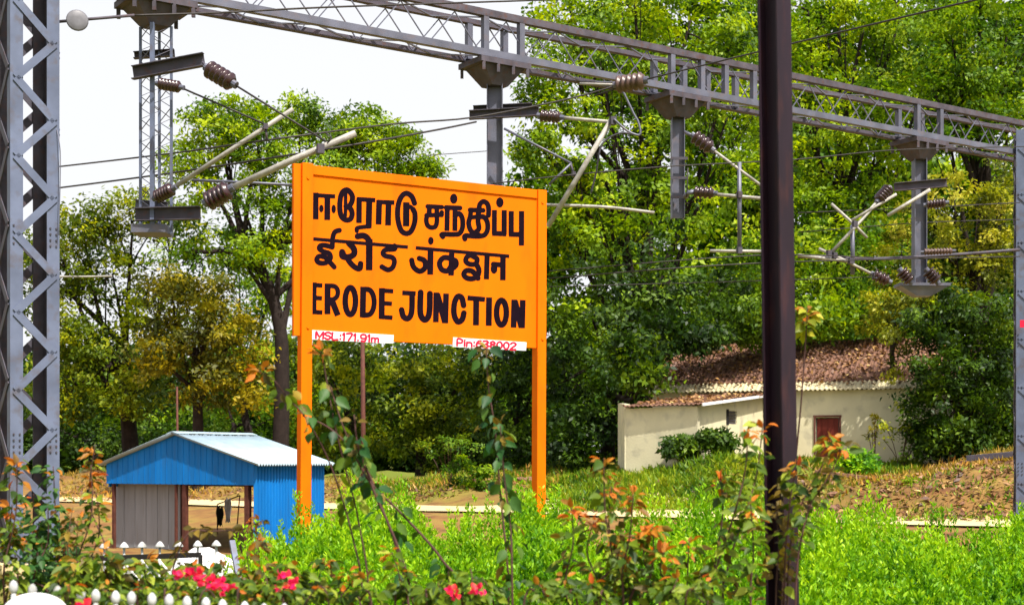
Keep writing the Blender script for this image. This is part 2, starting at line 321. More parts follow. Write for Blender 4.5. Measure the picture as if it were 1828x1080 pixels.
# lettering: brush strokes as distance fields, turned into one flat outline mesh per line of writing
def ZA(x, y): return (540+x/6, 320+y/6)
def ZB_(x, y): return (740+x/6, 340+y/6)
def ZE(x, y): return (540+x/4.352, 490+y/4.353)
def lettering(name, strokes, off, m, x0, y0, x1, y1, step=.5, par=board, bold=1.0):
    """strokes: (points, width, square ends) or ('dot', centre, rx, ry)"""
    gx = np.arange(x0, x1, step); gy = np.arange(y0, y1, step); GX, GY = np.meshgrid(gx, gy); Dm = np.full(GX.shape, 9.0)
    for s in strokes:
        if s[0] == 'dot':
            _, c, rx, ry = s; Dm = np.minimum(Dm, (np.hypot((GX-c[0])/rx, (GY-c[1])/ry)-1)*min(rx, ry)); continue
        pts, w, sq = s; w = w+bold
        if not sq and len(pts) > 2: pts = [(q.x, q.y) for q in spline([(x_, y_, 0) for x_, y_ in pts], 4)]
        for i, (a, b) in enumerate(zip(pts[:-1], pts[1:])):
            dx, dy = b[0]-a[0], b[1]-a[1]; l = math.hypot(dx, dy) or 1e-6; dx /= l; dy /= l
            t = (GX-a[0])*dx+(GY-a[1])*dy; n = (GX-a[0])*dy-(GY-a[1])*dx
            if sq: d = np.maximum(np.abs(n)-w/2, np.abs(t-l/2)-l/2)
            else: d = np.hypot(n, t-np.clip(t, 0, l))-w/2
            Dm = np.minimum(Dm, d)
        if sq and len(pts) > 2:
            for a in pts[1:-1]: Dm = np.minimum(Dm, np.hypot(GX-a[0], GY-a[1])-w/2)
    mb = MB(); vid = {}
    def vert(x, y):
        k = (round(x, 3), round(y, 3))
        if k not in vid: vid[k] = len(mb.v); mb.v.append(tuple(onplane(x, y, off)))
        return vid[k]
    ins = Dm < 0; full = ins[:-1, :-1] & ins[:-1, 1:] & ins[1:, :-1] & ins[1:, 1:]; anyi = ins[:-1, :-1] | ins[:-1, 1:] | ins[1:, :-1] | ins[1:, 1:]
    for j in range(full.shape[0]):
        i = 0; row = full[j]
        while i < len(row):
            if row[i]:
                k = i
                while k < len(row) and row[k]: k += 1
                up = [vert(gx[q], gy[j]) for q in range(i, k+1)]; dn = [vert(gx[q], gy[j+1]) for q in range(i, k+1)]
                mb.f += [(dn[q], dn[q+1], up[q+1], up[q]) for q in range(len(up)-1)]
                i = k
            else:
                if anyi[j, i]:
                    c = [(i, j), (i+1, j), (i+1, j+1), (i, j+1)]; poly = []
                    for a, b in zip(c, c[1:]+c[:1]):
                        va, vb = Dm[a[1], a[0]], Dm[b[1], b[0]]; pa = (gx[a[0]], gy[a[1]]); pb = (gx[b[0]], gy[b[1]])
                        if va < 0: poly.append(vert(*pa))
                        if (va < 0) != (vb < 0):
                            t = va/(va-vb); poly.append(vert(pa[0]+(pb[0]-pa[0])*t, pa[1]+(pb[1]-pa[1])*t))
                    poly = [p for q, p in enumerate(poly) if p != poly[q-1]]
                    if len(poly) >= 3: mb.f.append(tuple(poly[::-1]))
                i += 1
    return mb.build(name, m, par)
def st(z, w, *pts, sq=False): return ([z(*p) for p in pts], w, sq)
a = lambda w, *p: st(ZA, w, *p); A_ = lambda w, *p: st(ZA, w, *p, sq=True)
b = lambda w, *p: st(ZB_, w, *p); B_ = lambda w, *p: st(ZB_, w, *p, sq=True)
dA = lambda x, y, rx, ry: ('dot', ZA(x, y), rx/6, ry/6); dB = lambda x, y, rx, ry: ('dot', ZB_(x, y), rx/6, ry/6)
tamil = [
 A_(9, (142, 145), (142, 430)), A_(6.5, (115, 172), (350, 186)), A_(9.5, (267, 175), (265, 438)), dA(202, 315, 24, 40), dA(334, 320, 24, 46),
 a(8.5, (500, 292), (530, 240), (532, 175), (485, 118), (432, 135), (405, 210), (400, 320), (418, 400), (468, 438), (515, 425), (532, 375), (520, 325), (488, 296)),
 a(5.5, (462, 150), (462, 300), (458, 395)), a(5, (455, 290), (500, 294)),
 A_(9, (607, 200), (605, 470)), A_(7, (583, 214), (780, 226)), A_(10, (716, 222), (708, 525)), a(6.5, (715, 508), (650, 512), (585, 525), (582, 555)),
 A_(9.5, (822, 225), (815, 486)), A_(7, (800, 244), (985, 252)), A_(9.5, (922, 250), (916, 496)),
 a(8.5, (1200, 258), (1170, 185), (1110, 152), (1055, 195), (1022, 300), (1022, 430), (1055, 545), (1110, 582), (1165, 555), (1202, 460), (1204, 370), (1185, 325)),
 A_(10.5, (1112, 248), (1110, 505)), a(6.5, (1120, 285), (1160, 300), (1188, 330)),
 b(7, (140, 172), (292, 180)), b(8, (160, 180), (155, 262)), b(7, (128, 268), (292, 262)), b(7, (292, 235), (290, 265)), b(7.5, (238, 188), (240, 320), (225, 385), (180, 398), (140, 375), (126, 320), (134, 272)),
 dB(420, 90, 40, 54), b(7.5, (338, 184), (488, 190)), B_(8, (351, 180), (347, 435)), B_(8, (434, 190), (432, 435)), b(8, (438, 270), (478, 248), (512, 300), (514, 400), (480, 462), (420, 472), (298, 470), (303, 496)),
 b(7.5, (595, 210), (735, 215)), b(7.5, (606, 210), (596, 280)), b(8, (594, 290), (580, 350), (600, 425), (650, 470), (690, 478)), b(8, (685, 215), (680, 330), (690, 410), (650, 450)), b(6.5, (590, 292), (700, 280)),
 b(8, (690, 235), (698, 155), (738, 120), (780, 145), (794, 200), (792, 268)), b(8, (690, 285), (740, 285), (778, 335), (782, 420), (745, 480), (660, 492), (545, 486), (540, 520)),
 dB(914, 130, 40, 54), B_(8, (856, 210), (855, 470)), B_(8, (832, 460), (985, 466)), B_(8.5, (961, 212), (960, 470)),
 B_(8.5, (1036, 222), (1035, 482)), B_(8, (1012, 470), (1150, 474)), B_(8.5, (1147, 222), (1145, 592)),
]
hindi = [
 A_(5.2, (115, 640), (690, 690), (1130, 728)), a(8, (395, 548), (348, 565), (325, 625), (320, 725)), a(8, (318, 728), (240, 708), (190, 715), (182, 745), (225, 775), (285, 795), (300, 845), (250, 895), (180, 895), (152, 860), (180, 825), (245, 838), (295, 890), (340, 940)),
 a(10, (500, 688), (550, 745), (550, 805), (490, 835), (430, 825), (425, 780)), a(9, (470, 830), (520, 905), (575, 950), (615, 955), (622, 905)), dA(428, 800, 38, 46),
 A_(11, (716, 640), (714, 975)), a(10, (592, 612), (650, 605), (695, 630), (716, 680)),
 a(8, (985, 715), (985, 748), (895, 755), (862, 790), (890, 822), (960, 838), (985, 880), (965, 945), (915, 970), (850, 938)),
 B_(5.2, (12, 615), (1015, 706)), dB(175, 540, 30, 42), B_(9.5, (172, 640), (168, 902)), b(8.5, (-30, 748), (-10, 820), (55, 866), (112, 828), (108, 755), (52, 728)), b(7, (108, 770), (170, 775)),
 B_(9, (398, 670), (392, 912)), b(8.5, (395, 730), (315, 720), (268, 775), (290, 845), (350, 862), (390, 815)), b(8.5, (398, 740), (440, 755), (445, 800), (415, 830)),
 b(8, (640, 690), (570, 705), (548, 755), (590, 790), (655, 785), (670, 735), (625, 705)), b(8.5, (660, 790), (690, 850), (675, 915), (620, 945), (555, 935), (528, 895), (560, 858), (625, 870), (680, 940)),
 B_(8.5, (778, 690), (770, 952)), B_(9, (948, 690), (946, 962)), b(8, (845, 790), (945, 800)), dB(852, 838, 36, 54),
]
e = lambda w, *p: st(ZE, w, *p); E_ = lambda w, *p: st(ZE, w, *p, sq=True)
def oval(cx, cy, rx, ry): return [ (cx+rx*math.cos(t*math.pi/12)*(1 if abs(math.cos(t*math.pi/12)) > .0 else 1), cy+ry*math.sin(t*math.pi/12)) for t in range(25)]
english = [
 E_(10.5, (87, 62), (85, 308)), E_(7.5, (66, 80), (155, 86)), E_(7.5, (85, 180), (152, 185)), E_(7.5, (66, 290), (155, 295)),
 E_(10.5, (195, 70), (194, 308)), e(8, (195, 88), (250, 92), (274, 125), (268, 170), (235, 194), (195, 192)), E_(10.5, (225, 190), (275, 318)),
 e(10, *oval(372, 206, 40, 104)),
 E_(10.5, (472, 95), (468, 332)), e(9, (470, 115), (525, 122), (554, 180), (553, 255), (525, 308), (470, 316)),
 E_(10.5, (617, 105), (615, 342)), E_(7.5, (596, 124), (706, 130)), E_(7.5, (615, 222), (695, 228)), E_(7.5, (596, 328), (700, 336)),
 E_(8, (775, 142), (880, 148)), e(10, (852, 150), (848, 290), (822, 340), (785, 328), (770, 275)),
 e(10.5, (918, 140), (916, 300), (950, 352), (984, 305), (990, 150)),
 E_(10, (1040, 140), (1036, 370)), E_(10.5, (1046, 150), (1108, 372)), E_(10, (1116, 148), (1110, 378)),
 e(10, (1252, 240), (1238, 182), (1205, 172), (1180, 225), (1178, 310), (1205, 366), (1240, 350), (1254, 300)),
 E_(8.5, (1282, 182), (1418, 194)), E_(10.5, (1350, 190), (1348, 394)), E_(10.5, (1450, 178), (1447, 398)),
 e(10, *oval(1546, 296, 38, 95)), E_(10, (1645, 195), (1640, 412)), E_(10.5, (1650, 205), (1702, 412)), E_(10, (1712, 198), (1706, 416)),
]
lettering('tamil_lettering', tamil, .0015, M['black'], 552, 330, 945, 445)
lettering('hindi_lettering', hindi, .0018, M['black'], 552, 405, 918, 510)
lettering('english_lettering', english, .0021, M['black'], 548, 500, 945, 592, bold=.2)
O_ = [(.5+.5*math.cos(t*.5236), .5+.5*math.sin(t*.5236)) for t in range(13)]
GW = {':': .12, '.': .12, '1': .2, 'i': .12, 'M': .8, 'm': .75}
GLY = {'M': [[(0, 1), (0, 0), (.5, .75), (1, 0), (1, 1)]], 'S': [[(1, .12), (.7, 0), (.2, .03), (0, .25), (.25, .46), (.75, .54), (1, .76), (.75, .98), (.25, 1), (0, .86)]], 'L': [[(0, 0), (0, 1), (1, 1)]], ':': [[(.5, .3), (.5, .34)], [(.5, .85), (.5, .9)]], '.': [[(.5, .92), (.5, .97)]],
 '1': [[(0, .2), (.7, 0), (.7, 1)]], '7': [[(0, 0), (1, 0), (.4, 1)]], '9': [[(1, .35), (.8, .58), (.2, .58), (0, .3), (.2, .02), (.8, .02), (1, .35), (.95, .75), (.7, 1), (.15, .97)]], 'm': [[(0, 1), (0, .4)], [(0, .5), (.3, .4), (.5, .55), (.5, 1)], [(.5, .55), (.8, .4), (1, .55), (1, 1)]],
 'P': [[(0, 1), (0, 0), (.8, .02), (1, .28), (.8, .55), (0, .56)]], 'i': [[(.5, .4), (.5, 1)], [(.5, .1), (.5, .14)]], 'n': [[(0, 1), (0, .4)], [(0, .55), (.4, .4), (.9, .5), (1, 1)]], '6': [[(.85, .03), (.3, .15), (0, .6), (.2, .98), (.8, .98), (1, .7), (.8, .45), (.2, .48), (0, .65)]],
 '3': [[(0, .05), (.7, 0), (.95, .25), (.5, .47), (1, .72), (.7, 1), (0, .95)]], '8': [[(.5, .47), (.05, .25), (.5, 0), (.95, .25), (.5, .47), (0, .75), (.5, 1), (1, .75), (.5, .47)]], '0': [O_], '2': [[(0, .2), (.3, 0), (.8, .02), (1, .3), (0, 1), (1, 1)]]}
def text_plate(name, q, txt, sx, word):
    """a white plate on the board's lower edge; q = its corners in the picture (tl, tr, br, bl)"""
    mb = MB(); c = [onplane(*p, off=.012) for p in q]; k = [onplane(*p, off=.0012) for p in q]; mb.hexa([c[3], c[2], c[1], c[0]], [k[3], k[2], k[1], k[0]])
    pl = mb.build(name, M['white'], board)
    tl, tr, br, bl = q; st_ = []; x = .06; adv = sum(GW.get(ch, .62)+.22 for ch in txt); k = sx/adv
    for ch in txt:
        w = GW.get(ch, .62)
        for pl_ in GLY[ch]:
            pp = []
            for gx_, gy_ in pl_:
                u_ = x+gx_*w*k; v_ = .16+.68*gy_; pp.append((tl[0]+(tr[0]-tl[0])*u_+(bl[0]-tl[0])*v_, tl[1]+(tr[1]-tl[1])*u_+(bl[1]-tl[1])*v_))
            st_.append((pp, 2.5, False))
        x += (w+.22)*k
    lettering('lettering', st_, .0135, M['red'], tl[0]-2, tl[1]-2, br[0]+3, br[1]+4, .25, pl)
text_plate('height_plate', [(556, 589), (703, 598), (702, 613), (555, 606)], 'MSL:171.91m', .78, 0)
text_plate('pin_plate', [(809, 602), (940, 611), (939, 626), (808, 619)], 'Pin:638002', .82, 0)

# ------------------------------------------------------------------ portal gantry, masts, drop arms
GA = Vector((-0.683, 24, 0)); GD = Vector((11.77, 8, 0)); 
def gpt(px):
    r = (px-CX)/F; t = (r*24+.683)/(11.77-8*r); p = GA+GD*t; return p
GU = GD.normalized(); GN = Vector((GU.y, -GU.x, 0)); ZG = 8.39; GH = .66
g0, g1 = gpt(20), gpt(1850); GL = (g1-g0).length
gantry = thing('portal_gantry', (g0+g1)/2+Vector((0, 0, ZG)), 'long grey lattice girder bridging all the railway tracks high overhead', 'gantry')
for o, nm in ((0, 'f'), (-.5, 'b')):
    for z in (ZG, ZG+GH):
        q = Vector((0, 0, z)); mb = MB(); a0, a1 = g0+GN*o+q, g1+GN*o+q
        mb.bar(a0, a1, .11, .018).bar(a0+GN*(.046 if o == 0 else -.046)+Vector((0, 0, .0575)), a1+GN*(.046 if o == 0 else -.046)+Vector((0, 0, .0575)), .018, .095)
        mb.build('chord', M['steel' if z == ZG else 'rusty'] if o == 0 else M['rusty'], gantry)
arms = [gpt(x+365/gpt(x).y) for x in (272, 883, 1212, 1646)]
for o in (0, -.5):
    mb = MB(); n = int(GL/.5); 
    for i in range(n):
        a0 = g0+GU*(GL*i/n)+GN*o; a1 = g0+GU*(GL*(i+1)/n)+GN*o; z0, z1 = (ZG+.03, ZG+GH-.03) if i % 2 else (ZG+GH-.03, ZG+.03)
        mb.bar(a0+Vector((0, 0, z0)), a1+Vector((0, 0, z1)), .017, .017)
    mb.build('lacing', M['steel'], gantry)
for z in (ZG+.012, ZG+GH-.012):
    mb = MB(); n = int(GL/.75)
    for i in range(n):
        a0 = g0+GU*(GL*i/n)-GN*(.46 if i % 2 else .04); a1 = g0+GU*(GL*(i+1)/n)-GN*(.04 if i % 2 else .46)
        mb.bar(a0+Vector((0, 0, z)), a1+Vector((0, 0, z)), .03, .02)
    mb.build('lacing', M['steel'], gantry)
for c in arms[1:]+[gpt(1320)]:
    for k in (-.36, .36):
        for o in (0, -.5):
            p = c+GU*k+GN*o; MB().bar(p+Vector((0, 0, ZG+.05)), p+Vector((0, 0, ZG+GH-.01)), .10, .10, GU).build('upright', M['steel'], gantry)
def lattice_mast(base, ztop, label, w=.66, yaw=0.0):
    t = thing('lattice_mast', base, label, 'mast', 'lattice masts carrying the gantry')
    ca, sa = math.cos(yaw), math.sin(yaw)
    def L(x, y, z): return Vector((base[0]+x*ca-y*sa, base[1]+x*sa+y*ca, z))
    h = w/2; fl = .17
    for sx in (-1, 1):
        for sy in (-1, 1):
            mb = MB(); x0 = sx*h; x1 = sx*(h-fl); y0 = sy*h; y1 = sy*(h-.15); tk = .02
            mb.hexa([L(x0, y0, base[2]), L(x1, y0, base[2]), L(x1, y0-sy*tk, base[2]), L(x0, y0-sy*tk, base[2])], [L(x0, y0, ztop), L(x1, y0, ztop), L(x1, y0-sy*tk, ztop), L(x0, y0-sy*tk, ztop)])
            y0 -= sy*(tk+.002); mb.hexa([L(x0, y0, base[2]), L(x0-sx*tk, y0, base[2]), L(x0-sx*tk, y1, base[2]), L(x0, y1, base[2])], [L(x0, y0, ztop), L(x0-sx*tk, y0, ztop), L(x0-sx*tk, y1, ztop), L(x0, y1, ztop)])
            mb.build('corner_angle', M['steel_light' if sy < 0 else 'steel_dark'], t)  # rear angles take the darker steel as painted shade
    per = 1.05; n = int((ztop-base[2])/per*2)+1
    for side, off in (('f', 0), ('b', .5), ('l', .25), ('r', .75)):
        mb = MB()
        for i in range(n):
            z0 = base[2]+(i+off)*per/2; z1 = z0+per/2
            if z1 > ztop: break
            s = 1 if i % 2 else -1; e2 = h-.07
            if side in 'fb':
                y = (-h-.012) if side == 'f' else h+.012; mb.bar(L(-s*e2, y, z0), L(s*e2, y, z1), .105 if side == 'f' else .12, .012, up=(-sa, ca, 0))
            else:
                x = (-h-.012) if side == 'l' else h+.012; mb.bar(L(x, -s*e2, z0), L(x, s*e2, z1), .10, .012, up=(ca, sa, 0))
        mb.build('lacing', M['steel_light' if side == 'f' else 'steel_dark'], t)  # side and rear lacing darkened as painted shade
    mb = MB()
    for sx in (-1, 1):
        for z in (base[2]+4.6, base[2]+1.8):
            for k in range(4):
                for q in (-.04, .04): p = L(sx*(h-.085)+q, -h-.002, z+k*.08); MB().tube([p, p-Vector((-sa, ca, 0))*.012], .014, 6).build('bolt', M['steel_dark'], t)
    mb = MB(); mb.box(L(0, 0, base[2]+.15), (w+.3, w+.3, .3), yaw); mb.build('footing', M['road'], t)
    return t
mp = P(50, 820, 19.96)
mast = lattice_mast((mp.x, mp.y, 0), 9.3, 'pale grey lattice steel mast with zigzag bracing, standing beside the blue kiosk', yaw=.60)
mr = P(1840, 820, 32.0); 
mast2 = dup(mast, (mr.x, mr.y, -.42), 'pale grey lattice steel mast holding the far end of the girder beyond the house')
mast2.rotation_euler.z = -.85
pr = P(1825, 578, 31.55); tag(MB().box(pr, (.10, .02, .16)).build('warning_plate', M['red']), 'small red plate fixed on the lattice mast beyond the girder', 'plate')

def pedestal(c, t, ztop=ZG, h=.42):
    mb = MB(); q = lambda du, dn, z: c-GN*.25+GU*du+GN*dn+Vector((0, 0, z))
    mb.hexa([q(-.5, -.36, ztop-.12), q(.5, -.36, ztop-.12), q(.5, .36, ztop-.12), q(-.5, .36, ztop-.12)], [q(-.5, -.36, ztop-.03), q(.5, -.36, ztop-.03), q(.5, .36, ztop-.03), q(-.5, .36, ztop-.03)])
    mb.hexa([q(-.16, -.16, ztop-h), q(.16, -.16, ztop-h), q(.16, .16, ztop-h), q(-.16, .16, ztop-h)], [q(-.40, -.30, ztop-.122), q(.40, -.30, ztop-.122), q(.40, .30, ztop-.122), q(-.40, .30, ztop-.122)])
    for k in (-.44, -.15, .15, .44):
        for dn in (-.34, .34): mb.bar(q(k, dn, ztop-.26), q(k, dn, ztop-.121), .05, .05)
    mb.build('pedestal', M['rusty'], t)
def zat(py, d): return ZC+(HY-py)/F*d
def drop_arm(i, ytop, ybot, w, label):
    c = arms[i]-GN*.25; d = c.y; t = thing('drop_arm', (c.x, c.y, zat(ybot, d)), label, 'drop arm', 'drop arms hanging under the gantry')
    pedestal(arms[i], t); mb = MB(); zb = zat(ybot, d); zt = ZG-.38
    p = lambda x, y, z: Vector((c.x+x, c.y+y, z))
    mb.bar(p(-w/2+.008, 0, zb), p(-w/2+.008, 0, zt), .016, w, up=(0, 1, 0)).bar(p(w/2-.008, 0, zb), p(w/2-.008, 0, zt), .016, w, up=(0, 1, 0)).bar(p(0, 0, zb), p(0, 0, zt), w-.034, .014, up=(0, 1, 0))
    mb.build('post', M['steel'], t)
    return t, c, d
# lattice drop arm
c = arms[0]-GN*.25; d = c.y
la = thing('lattice_drop_arm', (c.x, c.y, zat(418, d)), 'slender grey lattice drop arm with dark cross channels against the white sky', 'drop arm', 'drop arms hanging under the gantry')
pedestal(arms[0], la, h=.40)
zb, zt = zat(418, d), ZG-.39; corners = [Vector((c.x+x, c.y+y, 0)) for x, y in ((-.23, .02), (-.0, -.21), (.23, -.02), (0, .21))]
for q in corners: MB().bar(q+Vector((0, 0, zb)), q+Vector((0, 0, zt)), .036 if q != corners[1] else .06, .036 if q != corners[1] else .06).build('corner_angle', M['steel_light'], la)
mb = MB(); n = int((zt-zb)/.16)
for k in range(4):
    q, r = corners[k], corners[(k+1) % 4]
    for i in range(n):
        z0 = zb+(zt-zb)*i/n; z1 = zb+(zt-zb)*(i+1)/n; s, e2 = (q, r) if i % 2 else (r, q)
        mb.bar(s+Vector((0, 0, z0)), e2+Vector((0, 0, z1)), .011, .008)
mb.build('lacing', M['steel'], la)
def chan(p, q, h, t, m='steel_dark', w=.10, nm='cross_channel'):
    p, q = Vector(p), Vector(q); mb = MB(); mb.bar(p, q, .014, h)
    x = (q-p).normalized().cross(Vector((0, 0, 1))).normalized()
    for s in (-1, 1): mb.bar(p+x*w/2+Vector((0, 0, s*(h/2-.006))), q+x*w/2+Vector((0, 0, s*(h/2-.006))), w-.018, .012)
    return mb.build(nm, M[m], t)
chan(P(238, 132, d-.22), P(365, 108, d-.35), .19, la); chan(P(240, 101, d+.22), P(312, 96, d+.25), .10, la)
chan(P(242, 384, d-.2), P(358, 381, d-.25), .19, la); chan(P(242, 366, d+.25), P(300, 370, d+.2), .14, la, 'steel')
MB().box(P(272, 412, d), (.5, .5, .12)).build('base_frame', M['steel'], la)
t1, c1, d1 = drop_arm(1, 140, 520, .27, 'grey steel drop arm of H section rising behind the orange board')
chan(P(838, 207, d1-.2), P(962, 200, d1-.3), .15, t1, 'steel_dark'); chan(P(845, 196, d1+.2), P(950, 191, d1+.15), .10, t1, 'steel_dark')
t2, c2, d2 = drop_arm(2, 215, 390, .24, 'short grey steel drop arm ending among the green leaves')
for y in (283, 318, 352): MB().bar(P(1197, y, d2-.15), P(1228, y, d2-.15), .02, .05).build('clamp_band', M['steel_dark'], t2)
t3, c3, d3 = drop_arm(3, 300, 515, .26, 'grey steel drop arm with a flared base plate, nearest to the far lattice mast')
chan(P(1596, 335, d3-.2), P(1690, 327, d3-.25), .17, t3, 'rusty')
mb = MB(); cc = P(1646, 516, d3); mb.hexa([cc+Vector((x*.16, y*.16, -.16)) for x, y in ((-1, -1), (1, -1), (1, 1), (-1, 1))], [cc+Vector((x*.5, y*.24, .04)) for x, y in ((-1, -1), (1, -1), (1, 1), (-1, 1))]); mb.box(cc+Vector((0, 0, .075)), (1.06, .5, .06)); mb.build('base_plate', M['steel'], t3)

# ------------------------------------------------------------------ cantilevers, insulators, wires
def insulator(p, q, r, par, m='porcelain', ribs=5, cap=True):
    ribs = int(ribs*1.35)
    p, q = Vector(p), Vector(q); ax = q-p; pts, rad = [], []
    for i in range(ribs):
        for f, s in ((0, .70), (.12, .98), (.45, 1.0), (.66, .74), (.95, .70)): pts.append(p+ax*((i+f)/ribs)); rad.append(r*s)
    pts.append(q); rad.append(r*.45)
    o = MB().tube(pts, rad, 14).build('insulator', M[m], par, True)
    if cap:
        a = ax.normalized()
        for s, k in ((p, -1), (q, 1)): MB().tube([s-a*k*.01, s+a*k*.07], r*.42, 10).build('end_cap', M['steel'], o)
    return o
def rod(par, pts, r, m='tube', nm='tube', n=8): return MB().tube(pts, r, n).build(nm, M[m], par, True)
def clampm(par, px, py, d, s=.05): return MB().box(P(px, py, d), (s*1.2, s, s*1.6), .4).build('clamp', M['steel_dark'], par)
G_C = 'cantilever arms holding the overhead wires'
k = thing('cantilever_arm', P(310, 335, 20.7), 'cantilever with a tie rod and a pale tube rising beside the lattice drop arm', 'cantilever', G_C)
insulator(P(286, 150, 20.6), P(321, 156, 20.5), .085, k); rod(k, [P(321, 156, 20.5), P(475, 223, 20.4)], .014, 'wire', 'tie_rod'); rod(k, [P(312, 334, 20.6), P(415, 266, 20.5), P(523, 195, 20.4)], .033)
insulator(P(280, 352, 20.7), P(308, 337, 20.6), .10, k); clampm(k, 474, 226, 20.38); rod(k, [P(474, 228, 20.4), P(477, 252, 20.4)], .016, 'steel_dark', 'clamp'); rod(k, [P(345, 322, 20.5), P(420, 325, 20.3), P(528, 331, 20.2)], .02, 'steel', 'steady_tube')
k = thing('cantilever_arm', P(390, 350, 20.2), 'cantilever with a thick pale tube from a big dark insulator above the orange board', 'cantilever', G_C)
insulator(P(373, 124, 20.3), P(415, 149, 20.2), .13, k, ribs=4); rod(k, [P(362, 112, 20.4), P(373, 124, 20.3)], .02, 'steel_dark', 'link'); rod(k, [P(416, 150, 20.2), P(585, 255, 20.0)], .014, 'wire', 'tie_rod')
insulator(P(372, 360, 20.2), P(410, 338, 20.1), .14, k, ribs=4); rod(k, [P(410, 338, 20.1), P(520, 287, 20), P(635, 238, 19.9)], .047); clampm(k, 572, 266, 19.85, .08); rod(k, [P(585, 255, 19.9), P(592, 246, 19.9), P(582, 238, 19.9)], .012, 'wire', 'clamp')
k = thing('cantilever_arm', P(985, 208, 24), 'cantilever with a brown insulator and a long pale strut dropping behind the right orange post', 'cantilever', G_C)
insulator(P(966, 207, 24.0), P(1000, 210, 23.9), .10, k, ribs=4); rod(k, [P(1000, 210, 23.9), P(1098, 219, 23.7)], .03); rod(k, [P(1094, 210, 23.7), P(1035, 310, 23.8), P(978, 405, 23.9)], .042)
clampm(k, 1094, 216, 23.65, .08); rod(k, [P(900, 230, 24.2), P(1020, 292, 23.9)], .02, 'steel', 'tie_rod'); rod(k, [P(1020, 292, 23.9), P(980, 330, 23.9)], .02, 'steel', 'tie_rod'); rod(k, [P(1018, 290, 23.9), P(1024, 312, 23.9)], .02, 'steel_dark', 'clamp'); clampm(k, 1024, 311, 23.85)
rod(k, spline([P(1096, 213, 23.6), P(1120, 234, 23.6), P(1142, 241, 23.6), P(1140, 220, 23.6), P(1132, 205, 23.6), P(1120, 180, 23.6), P(1113, 165, 23.6)], 5), .018, 'steel', 'loop_rod'); rod(k, spline([P(1140, 243, 23.6), P(1108, 238, 23.6), P(1075, 258, 23.6), P(1064, 310, 23.6), P(1055, 345, 23.6)], 5), .014, 'steel_dark', 'jumper')
k = thing('cut_in_insulator', P(1128, 148, 23), 'large brown strain insulator hung on a wire below the girder', 'insulator')
insulator(P(1103, 152, 23), P(1150, 144, 22.8), .14, k, 'porcelain_pale', 4); rod(k, [P(1035, 150, 23.2), P(1102, 152, 23)], .02, 'tube', 'link'); rod(k, [P(1105, 156, 23), P(1060, 172, 23.1)], .012, 'wire', 'link')
k = thing('cantilever_arm', P(1255, 255, 26), 'cantilever with two small insulators on the short drop arm beside the maroon pole', 'cantilever', G_C)
insulator(P(1240, 244, 26.2), P(1270, 266, 26.1), .13, k, ribs=3); rod(k, [P(1222, 236, 26.3), P(1241, 245, 26.2)], .03, 'steel', 'link'); rod(k, [P(1270, 266, 26.1), P(1362, 334, 25.9)], .026)
insulator(P(1240, 343, 26.2), P(1274, 345, 26.1), .11, k, ribs=3); rod(k, [P(1222, 352, 26.3), P(1230, 344, 26.2), P(1242, 343, 26.2)], .045, 'steel', 'link'); rod(k, [P(1274, 347, 26.1), P(1365, 355, 25.9)], .032)
clampm(k, 1320, 447, 25.95, .07); clampm(k, 1320, 348, 25.95, .07); rod(k, [P(1320, 290, 26), P(1320, 446, 26)], .038, 'steel', 'dropper'); rod(k, [P(1268, 448, 26), P(1368, 449, 26)], .028, 'tube', 'steady_tube'); rod(k, [P(1228, 300, 26.2), P(1226, 352, 26.2)], .012, 'wire', 'dropper')
k = thing('cantilever_arm', P(1577, 345, 29.6), 'cantilever of crossed pale tubes in front of the yellow tree', 'cantilever', G_C)
insulator(P(1586, 338, 29.7), P(1568, 358, 29.6), .13, k, ribs=4); rod(k, [P(1568, 358, 29.6), P(1530, 402, 29.5), P(1483, 452, 29.4)], .034); rod(k, [P(1600, 347, 29.6), P(1520, 394, 29.5)], .03); rod(k, [P(1660, 339, 29.5), P(1585, 385, 29.4)], .036)
rod(k, [P(1484, 364, 29.5), P(1526, 402, 29.5), P(1548, 425, 29.5)], .03); rod(k, [P(1522, 402, 29.5), P(1522, 490, 29.5)], .045, 'steel', 'dropper'); rod(k, [P(1425, 456, 29.4), P(1520, 467, 29.4)], .035); rod(k, [P(1462, 444, 29.4), P(1510, 466, 29.4), P(1560, 491, 29.4)], .03)
insulator(P(1560, 490, 29.4), P(1586, 502, 29.4), .12, k, ribs=3)
for px in (1617, 1664): insulator(P(px-8, 484, 29.9), P(px+8, 502, 29.9), .14, t3, ribs=3)
insulator(P(1650, 450, 29.6), P(1700, 448, 29.5), .07, t3, 'porcelain_pale', 7); insulator(P(1655, 366, 29.7), P(1688, 362, 29.6), .10, t3, 'porcelain', 5)
for px_, py_ in ((1526, 400), (1519, 466), (1490, 456), (1562, 492), (1480, 452)): clampm(k, px_, py_, 29.35, .075)
k = thing('disc_insulator', P(138, 37, 20), 'round pale grey disc insulator on the wire beside the near lattice mast', 'insulator')
p = P(138, 37, 20); ax = Vector((.35, -.93, .05)).normalized(); MB().tube([p-ax*.03, p-ax*.02, p, p+ax*.012, p+ax*.02], [.03, .14, .15, .13, .05], 20).build('disc', M['disc'], k, True); rod(k, [P(95, 40, 20), P(240, 28, 20.3)], .022, 'rusty', 'rod')
G_W = 'overhead wires of the railway'
def wire(pts, r, label, sag=0, group=G_W, m='wire', nm='overhead_wire'):
    pp = [P(*q) for q in pts]
    if len(pp) == 2: pp = [pp[0].lerp(pp[1], i/10)-Vector((0, 0, sag*4*(i/10)*(1-i/10))) for i in range(11)]
    else: pp = spline(pp, 5)
    return tag(MB().tube(pp, r, 6).build(nm, M[m], None, True), label, 'wire', group)
